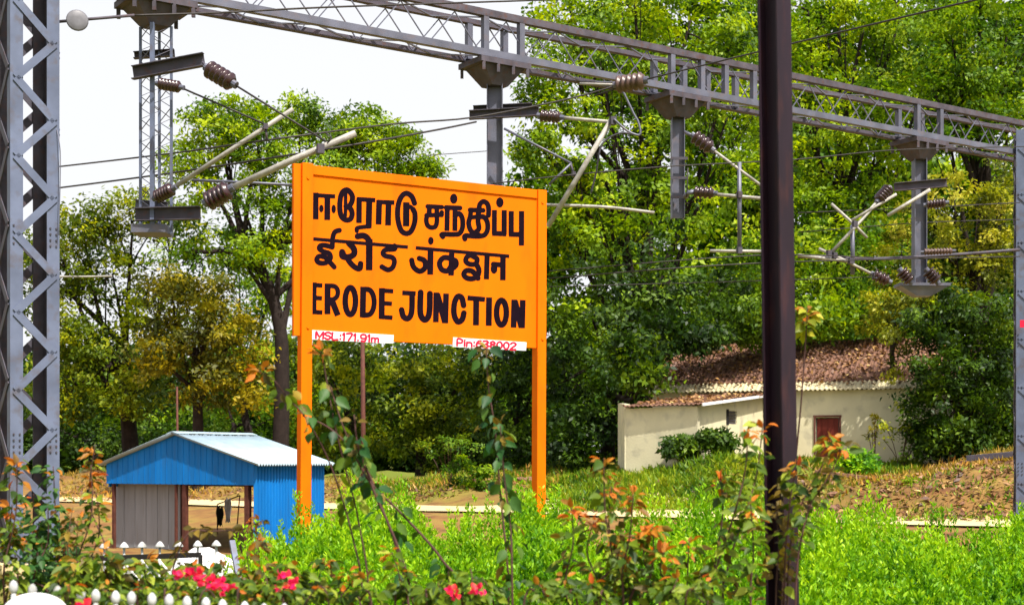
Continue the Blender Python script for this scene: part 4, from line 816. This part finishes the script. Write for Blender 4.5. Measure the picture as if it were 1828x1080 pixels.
debris('fallen_leaves', np.concatenate([scatter_px(6500, 1400, 1840, 40.5, 53), scatter_px(3200, 560, 1010, 57, 68), scatter_px(3500, 90, 560, 60, 80), scatter_px(1400, 980, 1300, 46, 50)]), 'brown fallen leaves and twigs littering the earth bank', .08, .34)
G = np.concatenate([scatter_px(1300, 1410, 1840, 40.5, 48), scatter_px(900, 590, 1010, 57, 62)]); blades('grass', 'grass', G, .22, .06, 'sparse green grass tufts on the foot of the bank', .9)
bush(1215, 797, 52.3, 30, 18, .4, 'deep', 'dark pointed shrub at the foot of the lean-to front wall', L=.2)
bush(1275, 790, 52.2, 34, 20, .5, 'deep', 'dark rounded shrub at the corner of the lean-to', L=.18)
bush(1530, 830, 50, 45, 24, .7, 'hedge', 'bright green low shrub on the bank below the red door', L=.16)
bush(1635, 885, 47, 24, 36, .5, 'mid', 'small green shrub growing on the bare earth bank', cl=14)
bush(800, 800, 60, 55, 34, 1, 'grass', 'pale yellowish shrub under the middle of the board', cl=12, L=.13)
bush(850, 850, 58, 60, 40, 1, 'mid', 'green shrub below the pale yellowish one', cl=18, L=.2)
bush(1560, 770, 54.6, 14, 30, .3, 'amber', 'small yellowed sapling against the cream wall right of the red door', cl=5, per=30, cr=.2, L=.14)
bush(1610, 770, 54, 50, 60, .6, 'olive', 'straggly olive creeper hanging over the right end of the cream wall', cl=14, per=36, cr=.4, L=.14)
# rails, logs and stones on the bank
def at_ground(px, d_, dz=0): p = P(px, 0, d_); return Vector((p.x, p.y, gz(p.x, p.y)+dz))
def beam(px0, d0, px1, d1, w, h, label, nm, m='steel_dark', lift=.12):
    a_, b_ = at_ground(px0, d0, lift), at_ground(px1, d1, lift); o = MB().bar(a_, b_, w, h).build(nm, M[m]); bv = o.modifiers.new('edge', 'BEVEL'); bv.width = .01
    tag(o, label, 'beam')
beam(1725, 49.8, 1815, 49.3, .16, .2, 'dark old rail lying on top of the earth bank beside the far mast', 'old_rail', lift=.35)
beam(1455, 49.5, 1585, 48.8, .2, .12, 'weathered timber lying along the earth bank right of the maroon pole', 'timber_beam', 'rock')
def stone(px, d_, s, label, grp):
    p = at_ground(px, d_); mb = MB(); n, r_ = 8, 5
    vs = []
    for j in range(1, r_):
        for i in range(n):
            th, ph = 3.1416*j/r_, 6.2832*i/n; k = s*R.uniform(.75, 1.15); vs.append(p+Vector((math.sin(th)*math.cos(ph)*k*1.3, math.sin(th)*math.sin(ph)*k, math.cos(th)*k*.75+s*.2)))
    vs += [p+Vector((0, 0, s*.9)), p-Vector((0, 0, s*.5))]; T_, B2 = (r_-1)*n, (r_-1)*n+1
    fs = [(j*n+i, j*n+(i+1) % n, (j+1)*n+(i+1) % n, (j+1)*n+i) for j in range(r_-2) for i in range(n)]+[(T_, (i+1) % n, i) for i in range(n)]+[(B2, (r_-2)*n+i, (r_-2)*n+(i+1) % n) for i in range(n)]
    mb.add(vs, fs); tag(mb.build('stone', M['rock']), label, 'stone', grp)
for i in range(46):
    px = R.choice([R.uniform(1440, 1820), R.uniform(1440, 1820), R.uniform(590, 1010)]); dd_ = R.uniform(46.5, 51) if px > 1100 else R.uniform(60, 66)
    stone(px, dd_, R.uniform(.08, .28), 'rough brown stone lying on the earth bank beyond the pale track', 'brown stones on the earth bank')

# bright feathery undergrowth in front
def undergrowth(name, spans, label, n):
    Cs, Ds, Ts = [], [], []
    for _ in range(n):
        x0, x1 = R.choice(spans); px = R.uniform(x0, x1); d_ = 9.2+6.3*R.random()**.8; c = P(px, 0, d_); f_ = (d_-9)/6.5
        hb = (.80+.52*f_)*R.uniform(.78, 1.1)*(.92+.08*math.sin(px*.021)+.06*math.sin(px*.06+2))*(1.0 if px > 1400 else 1.11); rb = R.uniform(.16, .34); tone = R.uniform(-.16, .2)-.12*(1-f_)  # tone varies at random, plus painted shade on the front rows
        for q in range(R.randint(16, 26)):
            a_, k_ = R.uniform(0, 6.2832), R.random()**.6; off = np.array((math.cos(a_), math.sin(a_)*.9, 0)); h = hb*(1-.42*k_*k_)*R.uniform(.85, 1.08)
            base = np.array((c.x, c.y, 0))+off*rb*k_*.6; tip = np.array((c.x, c.y, h))+off*rb*k_*1.25; m = int(70*h)+8
            s = np.sort(rng.uniform(.22, 1, m))[:, None]; ctr = base+(tip-base)*s+off*.06*k_*np.sin(s*3); o = ball(m)*(.055*(1.15-s)+.010)
            Cs.append(ctr+o*.4); Ds.append(unit(o)*.6+np.array((0, 0, .8))+off*.2*k_); Ts.append(np.clip(.16+.62*s[:, 0]**1.6+tone+rng.normal(0, .12, m), 0, 1))  # tint darkens down each plume, shade painted into the leaf colour
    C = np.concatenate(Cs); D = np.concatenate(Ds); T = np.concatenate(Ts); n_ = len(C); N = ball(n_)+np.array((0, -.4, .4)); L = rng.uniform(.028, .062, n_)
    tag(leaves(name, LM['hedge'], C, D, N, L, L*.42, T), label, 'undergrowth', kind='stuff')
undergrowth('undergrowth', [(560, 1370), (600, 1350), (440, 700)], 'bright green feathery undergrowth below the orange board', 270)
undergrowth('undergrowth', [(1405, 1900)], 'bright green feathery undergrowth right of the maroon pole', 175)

# ------------------------------------------------------------------ foreground fence, frame, white things
def picket_fence(pts, label, head):
    t = thing('picket_fence', (P(*pts[0]).xy.to_3d()), label, 'fence', 'white picket fences in the flower bed')
    for i, (px, py, d_) in enumerate(pts):
        p = P(px, py, d_); mb = MB(); w = .020 if head != 'ball' else .016
        p.x += R.uniform(-.006, .006); mb.tube([(p.x+R.uniform(-.02, .02), p.y, -.05), (p.x, p.y, p.z-.03)], w*.62, 8)
        if head == 'ball': mb.tube([p+Vector((0, 0, z)) for z in (-.045, -.035, -.022, -.006, .006, .010)], [.008, .015, .018, .016, .008, .001], 12)
        else: mb.tube([p+Vector((0, 0, z)) for z in (-.045, -.04, -.02, .005, .012)], [.045, .046, .036, .016, .002], 12)
        mb.build('picket', M['fence'], t, True)
    for z in (.3, .62):
        a_, b_ = P(*pts[0]), P(*pts[-1]); MB().bar((a_.x, a_.y+.03, z), (b_.x, b_.y+.03, z), .02, .035).build('rail', M['fence'], t)
xs_ = [25, 60, 102, 144, 172, 204, 235, 271, 300, 332, 365, 400, 435, 470, 505]
picket_fence([(x, 1041+(x-25)*.086+R.uniform(-2, 2), 5.9-(x-25)*.0008) for x in xs_], 'low white picket fence with round knobs along the bottom of the view', 'ball')
picket_fence([(x, 969-(x-221)*.02, 14-(x-221)*.002) for x in (187, 221, 254, 286, 319, 352, 385)], 'white picket fence with mushroom caps standing in front of the kiosk', 'cap')
fr = thing('hurdle', P(230, 995, 9.6).xy.to_3d(), 'black steel hurdle with thin pale diagonal wires standing between the two picket fences', 'hurdle')
tl_, tr_ = P(98, 999, 9.8), P(358, 990, 9.4)
MB().bar(tl_, tr_, .02, .034).build('top_rail', M['dark'], fr); q = tr_.copy(); q.z = 0; MB().bar(q, tr_, .024, .024).build('side_rail', M['dark'], fr); q = tl_.copy(); q.z = 0; MB().bar(q, tl_, .024, .024).build('side_rail', M['dark'], fr)
for (x0, y0, x1, y1) in ((252, 999, 315, 1075), (220, 1001, 285, 1080), (283, 998, 345, 1072), (318, 996, 352, 1038)): MB().bar(P(x0, y0, 9.6), P(x1, y1, 9.5), .009, .009).build('brace_wire', M['white'], fr)
def dome(px, ytop, d_, r, h, label, nm, cat, m='white', sx=1.0):
    c = P(px, ytop, d_); t = thing(nm, (c.x, c.y, 0), label, cat); pts = [Vector((c.x, c.y, 0)), Vector((c.x, c.y, c.z-h))]+[Vector((c.x, c.y, c.z-h*(1-math.sin(a_)))) for a_ in np.linspace(.12, 1.5, 10)]
    rd_ = [r, r]+[r*math.cos(a_) for a_ in np.linspace(.12, 1.5, 10)]; o = MB().tube(pts, rd_, 32).build('body', M[m], t, True)
    MB().tube([Vector((c.x, c.y, c.z-h-.03)), Vector((c.x, c.y, c.z-h+.0))], r*1.03, 32).build('rim', M[m], t, True)
dome(62, 1058, 5.2, .115, .075, 'smooth white rounded tank top at the bottom corner beside the picket fence', 'water_tank', 'tank')
def tarp():
    mb = MB(); n, m = 20, 8; cx_, cy_ = P(385, 0, 15).x, 15
    for j in range(m+1):
        for i in range(n+1):
            u_ = i/n; v_ = j/m; x = cx_+(u_-.5)*.95; prof = math.sin(math.pi*min(1, max(0, u_*.9+.08)))**.5
            z = .86*prof*(.92+.1*math.sin(u_*5+1))*(1-.75*abs(v_-.45)**2)+.012*math.sin(i*1.3+j*2); mb.v.append((x, cy_+(v_-.5)*1.2, max(.02, z)))
    mb.f = [(j*(n+1)+i, j*(n+1)+i+1, (j+1)*(n+1)+i+1, (j+1)*(n+1)+i) for j in range(m) for i in range(n)]
    o = mb.build('tarpaulin', M['white'], None, True); s_ = o.modifiers.new('thick', 'SOLIDIFY'); s_.thickness = .01; tag(o, 'white tarpaulin draped over a low heap beside the kiosk picket fence', 'tarpaulin')
tarp()
tag(MB().bar(P(414, 965, 13.2), P(428, 1040, 13.0), .05, .03).build('leaning_slat', M['steel_light']), 'grey slat leaning against the white tarpaulin', 'slat')

# ------------------------------------------------------------------ foreground flowering plants
def plant(label, nm, stems, d_, leaf='shrub', L=.06, dens=26, tips='young', tipn=14, tipL=.05, stem_r=.005, spread=.05, grp=None, cat='shrub', flowers=(), bronze=0.0, droop=.5, frac=(.0, 1.0)):
    """stems: picture polylines from the tip down; each runs on into the soil"""
    b0 = P(stems[0][-1][0], 0, d_); t = thing(nm, (b0.x, b0.y, 0), label, cat, grp); mb = MB(); LC_, LD, TC, TD = [], [], [], []
    for si, s in enumerate(stems):
        dz = d_+R.uniform(-.25, .25); pts = [P(x, y, dz+R.uniform(-.05, .05)) for x, y in s]; base = pts[-1].copy()
        if base.z > .02 and len(s) > 1 and s[-1][1] > 1000: base.z = -.05; base.x += R.uniform(-.06, .06); pts.append(base)
        sp = spline(pts, 8); n = len(sp); mb.tube(sp, [stem_r*(.45+.75*i/n) for i in range(n)], 6)
        ln = sum((sp[i+1]-sp[i]).length for i in range(n-1)); m = int(dens*ln)
        for q in range(m):
            f_ = R.uniform(*frac); i = min(n-2, int(f_*(n-1))); p = sp[i].lerp(sp[i+1], R.random()); a_ = R.uniform(0, 6.2832); r_ = spread*R.uniform(.15, 1)
            o = Vector((math.cos(a_), math.sin(a_), R.uniform(-.3, .4))); LC_.append(p+o*r_*.6); LD.append(o+Vector((0, 0, -droop*R.uniform(.2, 1.6))))
        for q in range(int(tipn*.7)):
            o = Vector((R.gauss(0, 1), R.gauss(0, 1), R.gauss(.4, .7))).normalized(); TC.append(sp[0]+o*R.uniform(.0, .035)+(sp[min(5, n-1)]-sp[0])*R.uniform(0, .6)); TD.append(o+Vector((0, 0, -.25)))
    mb.build('stem', M['stem'], t, True)
    if LC_:
        n = len(LC_); LL = L*rng.uniform(.55, 1.3, n); leaves('foliage', LM[leaf], np.array(LC_), np.array(LD), ball(n)*.7+np.array((0, -.3, .9)), LL, LL*.62, rng.beta(1.5, 1.8, n), t, True)
    if bronze:
        k_ = rng.choice(len(LC_), int(len(LC_)*bronze*.6)+1); n = len(k_); LL = L*rng.uniform(.5, 1.2, n); leaves('old_foliage', LM['bronze'], np.array(LC_)[k_]+ball(n)*.03, np.array(LD)[k_]+ball(n)*.5, ball(n)+np.array((0, -.3, .5)), LL, LL*.55, rng.random(n), t, True)
    if TC and tips:
        n = len(TC); LL = tipL*1.0*rng.uniform(.6, 1.3, n); leaves('young_foliage', LM[tips], np.array(TC), np.array(TD), ball(n)*.7+np.array((0, -.3, .8)), LL, LL*.5, rng.beta(2, 1.5, n), t, True)
    for fx, fy, fr_ in flowers:
        fr_ *= .85; n = int(30*fr_/22); c_ = np.array(P(fx, fy, d_-.45)); o = ball(n)*rng.random((n, 1))**.5*fr_/F*(d_-.45)*np.array((1.3, 1, .75)); LL = rng.uniform(.022, .036, n)
        leaves('flower', PINK, c_+o, ball(n)+np.array((0, -.5, .3)), ball(n)+np.array((0, -1, .2)), LL, LL*.85, rng.random(n), t, True)
    return t
GV = 'long vine shoots in front of the board'
plant('tall upright vine shoot with dark hanging leaves below the pin code plate', 'vine', [[(868, 618), (872, 690), (884, 770), (893, 880), (905, 1000), (908, 1085)], [(893, 760), (900, 850), (912, 950), (915, 1085)]], 7.2, 'vine', .074, 22, 'bronze', 12, .055, .006, .09, GV, 'vine', bronze=.35, droop=1.3)
plant('leaning vine shoot with big dark leaves crossing the left orange post', 'vine', [[(540, 742), (585, 762), (625, 800), (660, 860), (720, 920), (790, 1000), (830, 1090)], [(590, 690), (612, 760), (640, 820), (668, 870), (730, 1085)], [(632, 740), (640, 800), (662, 862), (740, 1090)]], 7.0, 'vine', .074, 18, 'bronze', 6, .05, .007, .08, GV, 'vine', bronze=.15, droop=1.1)
plant('arching vine shoot with orange drooping leaves hanging under the height plate', 'vine', [[(572, 628), (578, 650), (585, 690), (598, 760), (615, 830), (640, 930), (660, 1090)], [(462, 662), (490, 680), (515, 712), (545, 745), (590, 830), (630, 960), (650, 1090)]], 7.1, 'shrub', .07, 11, 'young', 16, .06, .005, .07, GV, 'vine', bronze=.5, droop=1.2)
GB = 'shrubs with orange young shoots in the flower bed'
def stems_at(tops, ybase=1090): return [[(x, y), (x+R.uniform(-12, 12), y+(ybase-y)*.35), (x+R.uniform(-25, 25), y+(ybase-y)*.7), (x+R.uniform(-30, 30), ybase)] for x, y in tops]
plant('shrub with orange shoots and hanging brownish leaves right of the board', 'flowering_shrub', stems_at([(1078, 818), (1092, 868), (1020, 905), (1060, 930), (1110, 960)]), 6.8, 'shrub', .062, 34, 'young', 20, .055, .006, .075, GB, bronze=.5)
plant('shrub with a wide orange tuft at mid height before the green undergrowth', 'flowering_shrub', stems_at([(1130, 882), (1165, 940), (1150, 955), (1185, 985), (1120, 1000)]), 6.5, 'shrub', .06, 32, 'young', 24, .055, .006, .075, GB, bronze=.4)
plant('loose shrub with slanting stems against the left side of the maroon pole', 'flowering_shrub', [[(1335, 770), (1330, 840), (1310, 920), (1280, 1010), (1262, 1090)], [(1362, 755), (1350, 850), (1325, 930), (1300, 1010), (1290, 1090)], [(1285, 850), (1290, 920), (1270, 1090)], [(1340, 900), (1345, 990), (1340, 1090)], [(1230, 965), (1225, 1090)]], 6.9, 'shrub', .062, 40, 'young', 14, .05, .006, .08, GB, bronze=.4)
plant('leafy shoot with red orange tips in front of the red house door', 'flowering_shrub', [[(1482, 782), (1468, 830), (1440, 880), (1415, 950), (1405, 1090)], [(1505, 795), (1480, 850), (1440, 920), (1420, 1090)], [(1425, 825), (1410, 900), (1400, 1090)]], 7.0, 'shrub', .06, 30, 'young', 20, .05, .005, .08, GB, bronze=.35, frac=(0, .62))
plant('thin tall shoot with amber leaves showing beside the upper maroon pole', 'flowering_shrub', [[(1441, 552), (1438, 610), (1430, 720), (1418, 860), (1410, 1090)]], 8.2, 'yellow', .07, 14, 'young', 16, .06, .006, .05, GB, frac=(0, .16))
plant('dark leaved stem climbing on the front of the maroon pole', 'flowering_shrub', [[(1405, 845), (1398, 900), (1402, 960), (1395, 1090)], [(1385, 900), (1390, 980), (1385, 1090)]], 7.05, 'bronze', .06, 40, None, 0, .05, .004, .09, GB)
plant('shrub with an orange crest before the left end of the blue kiosk', 'flowering_shrub', stems_at([(170, 792), (162, 830), (172, 880)]), 7.6, 'shrub', .058, 34, 'young', 16, .055, .006, .07, GB, bronze=.35)
plant('dense green shrub wrapped around the foot of the near lattice mast', 'flowering_shrub', stems_at([(95, 832), (60, 880), (85, 900), (110, 930), (70, 930), (45, 960), (75, 960), (120, 970), (100, 1000)]), 7.8, 'vine', .060, 85, 'young', 5, .05, .006, .11, GB)
plant('shrub with orange shoots at the far left edge by the mast', 'flowering_shrub', stems_at([(30, 825), (22, 900), (18, 960)]), 7.4, 'shrub', .06, 42, 'young', 20, .055, .006, .07, GB, bronze=.3)
plant('wispy bronze shoots in front of the sunlit ground left of the kiosk', 'flowering_shrub', stems_at([(130, 905), (140, 930), (120, 960)]), 7.5, 'bronze', .05, 30, 'young', 8, .04, .004, .06, GB)
plant('low shrub with magenta flowers in front of the black frame', 'flowering_shrub', stems_at([(340, 1010), (370, 1020), (400, 1005), (420, 1020), (310, 1030)]), 6.6, 'shrub', .055, 70, 'young', 5, .04, .005, .09, GB, flowers=[(372, 1040, 22), (395, 1048, 24), (350, 1028, 14), (330, 1025, 14)])
plant('low shrub with one crimson flower cluster below the left orange post', 'flowering_shrub', stems_at([(500, 1005), (530, 1015), (470, 1020), (550, 1030), (510, 1025)]), 6.6, 'shrub', .055, 60, 'young', 5, .045, .005, .09, GB, bronze=.3, flowers=[(515, 1046, 22), (505, 1030, 10)])
plant('low shrub with two small pink blooms below the upright vine', 'flowering_shrub', stems_at([(800, 1020), (840, 1015), (860, 1030), (780, 1040)]), 6.5, 'shrub', .055, 60, None, 0, .04, .005, .08, GB, flowers=[(853, 1050, 11), (808, 1058, 11)])
plant('low leafy shrub with orange tufts below the middle of the board', 'flowering_shrub', stems_at([(580, 1000), (620, 1020), (600, 1035), (650, 1030), (700, 985), (720, 1020)]), 6.7, 'shrub', .055, 34, 'young', 9, .05, .005, .09, GB, bronze=.1)
plant('low leafy shrub between the two picket fences', 'flowering_shrub', stems_at([(140, 1000), (180, 985), (220, 1010), (260, 1000), (120, 1020), (240, 1030)]), 7.0, 'shrub', .06, 75, 'young', 8, .045, .005, .1, GB, bronze=.3, flowers=[(145, 1078, 9)])
plant('low leafy shrub with pale leaves at the foot of the slanting stems', 'flowering_shrub', stems_at([(1010, 1030), (1060, 1040), (1210, 1030), (1250, 1040), (960, 1040)]), 6.2, 'shrub', .05, 40, 'young', 6, .045, .005, .09, GB)
plant('low green shrub behind the black hurdle', 'flowering_shrub', stems_at([(130, 1005), (180, 1010), (230, 1005), (280, 1008), (330, 1006), (205, 1030), (300, 1035)]), 10.5, 'shrub', .09, 60, None, 0, .05, .007, .16, GB)
plant('low leafy sprigs growing up through the front picket fence', 'flowering_shrub', stems_at([(120, 1045), (190, 1052), (255, 1050), (315, 1056), (380, 1062), (450, 1066), (500, 1050), (560, 1050)]), 5.75, 'shrub', .042, 36, 'young', 5, .04, .004, .06, GB, flowers=[(150, 1079, 7)])
plant('sprawling shrub with ochre shoots in front of the white tarpaulin', 'flowering_shrub', [[(470, 928), (430, 945), (380, 948), (330, 960), (300, 1090)], [(440, 985), (445, 1030), (440, 1090)], [(460, 960), (465, 1090)]], 7.2, 'bronze', .05, 34, 'young', 10, .045, .005, .06, GB, bronze=.3)
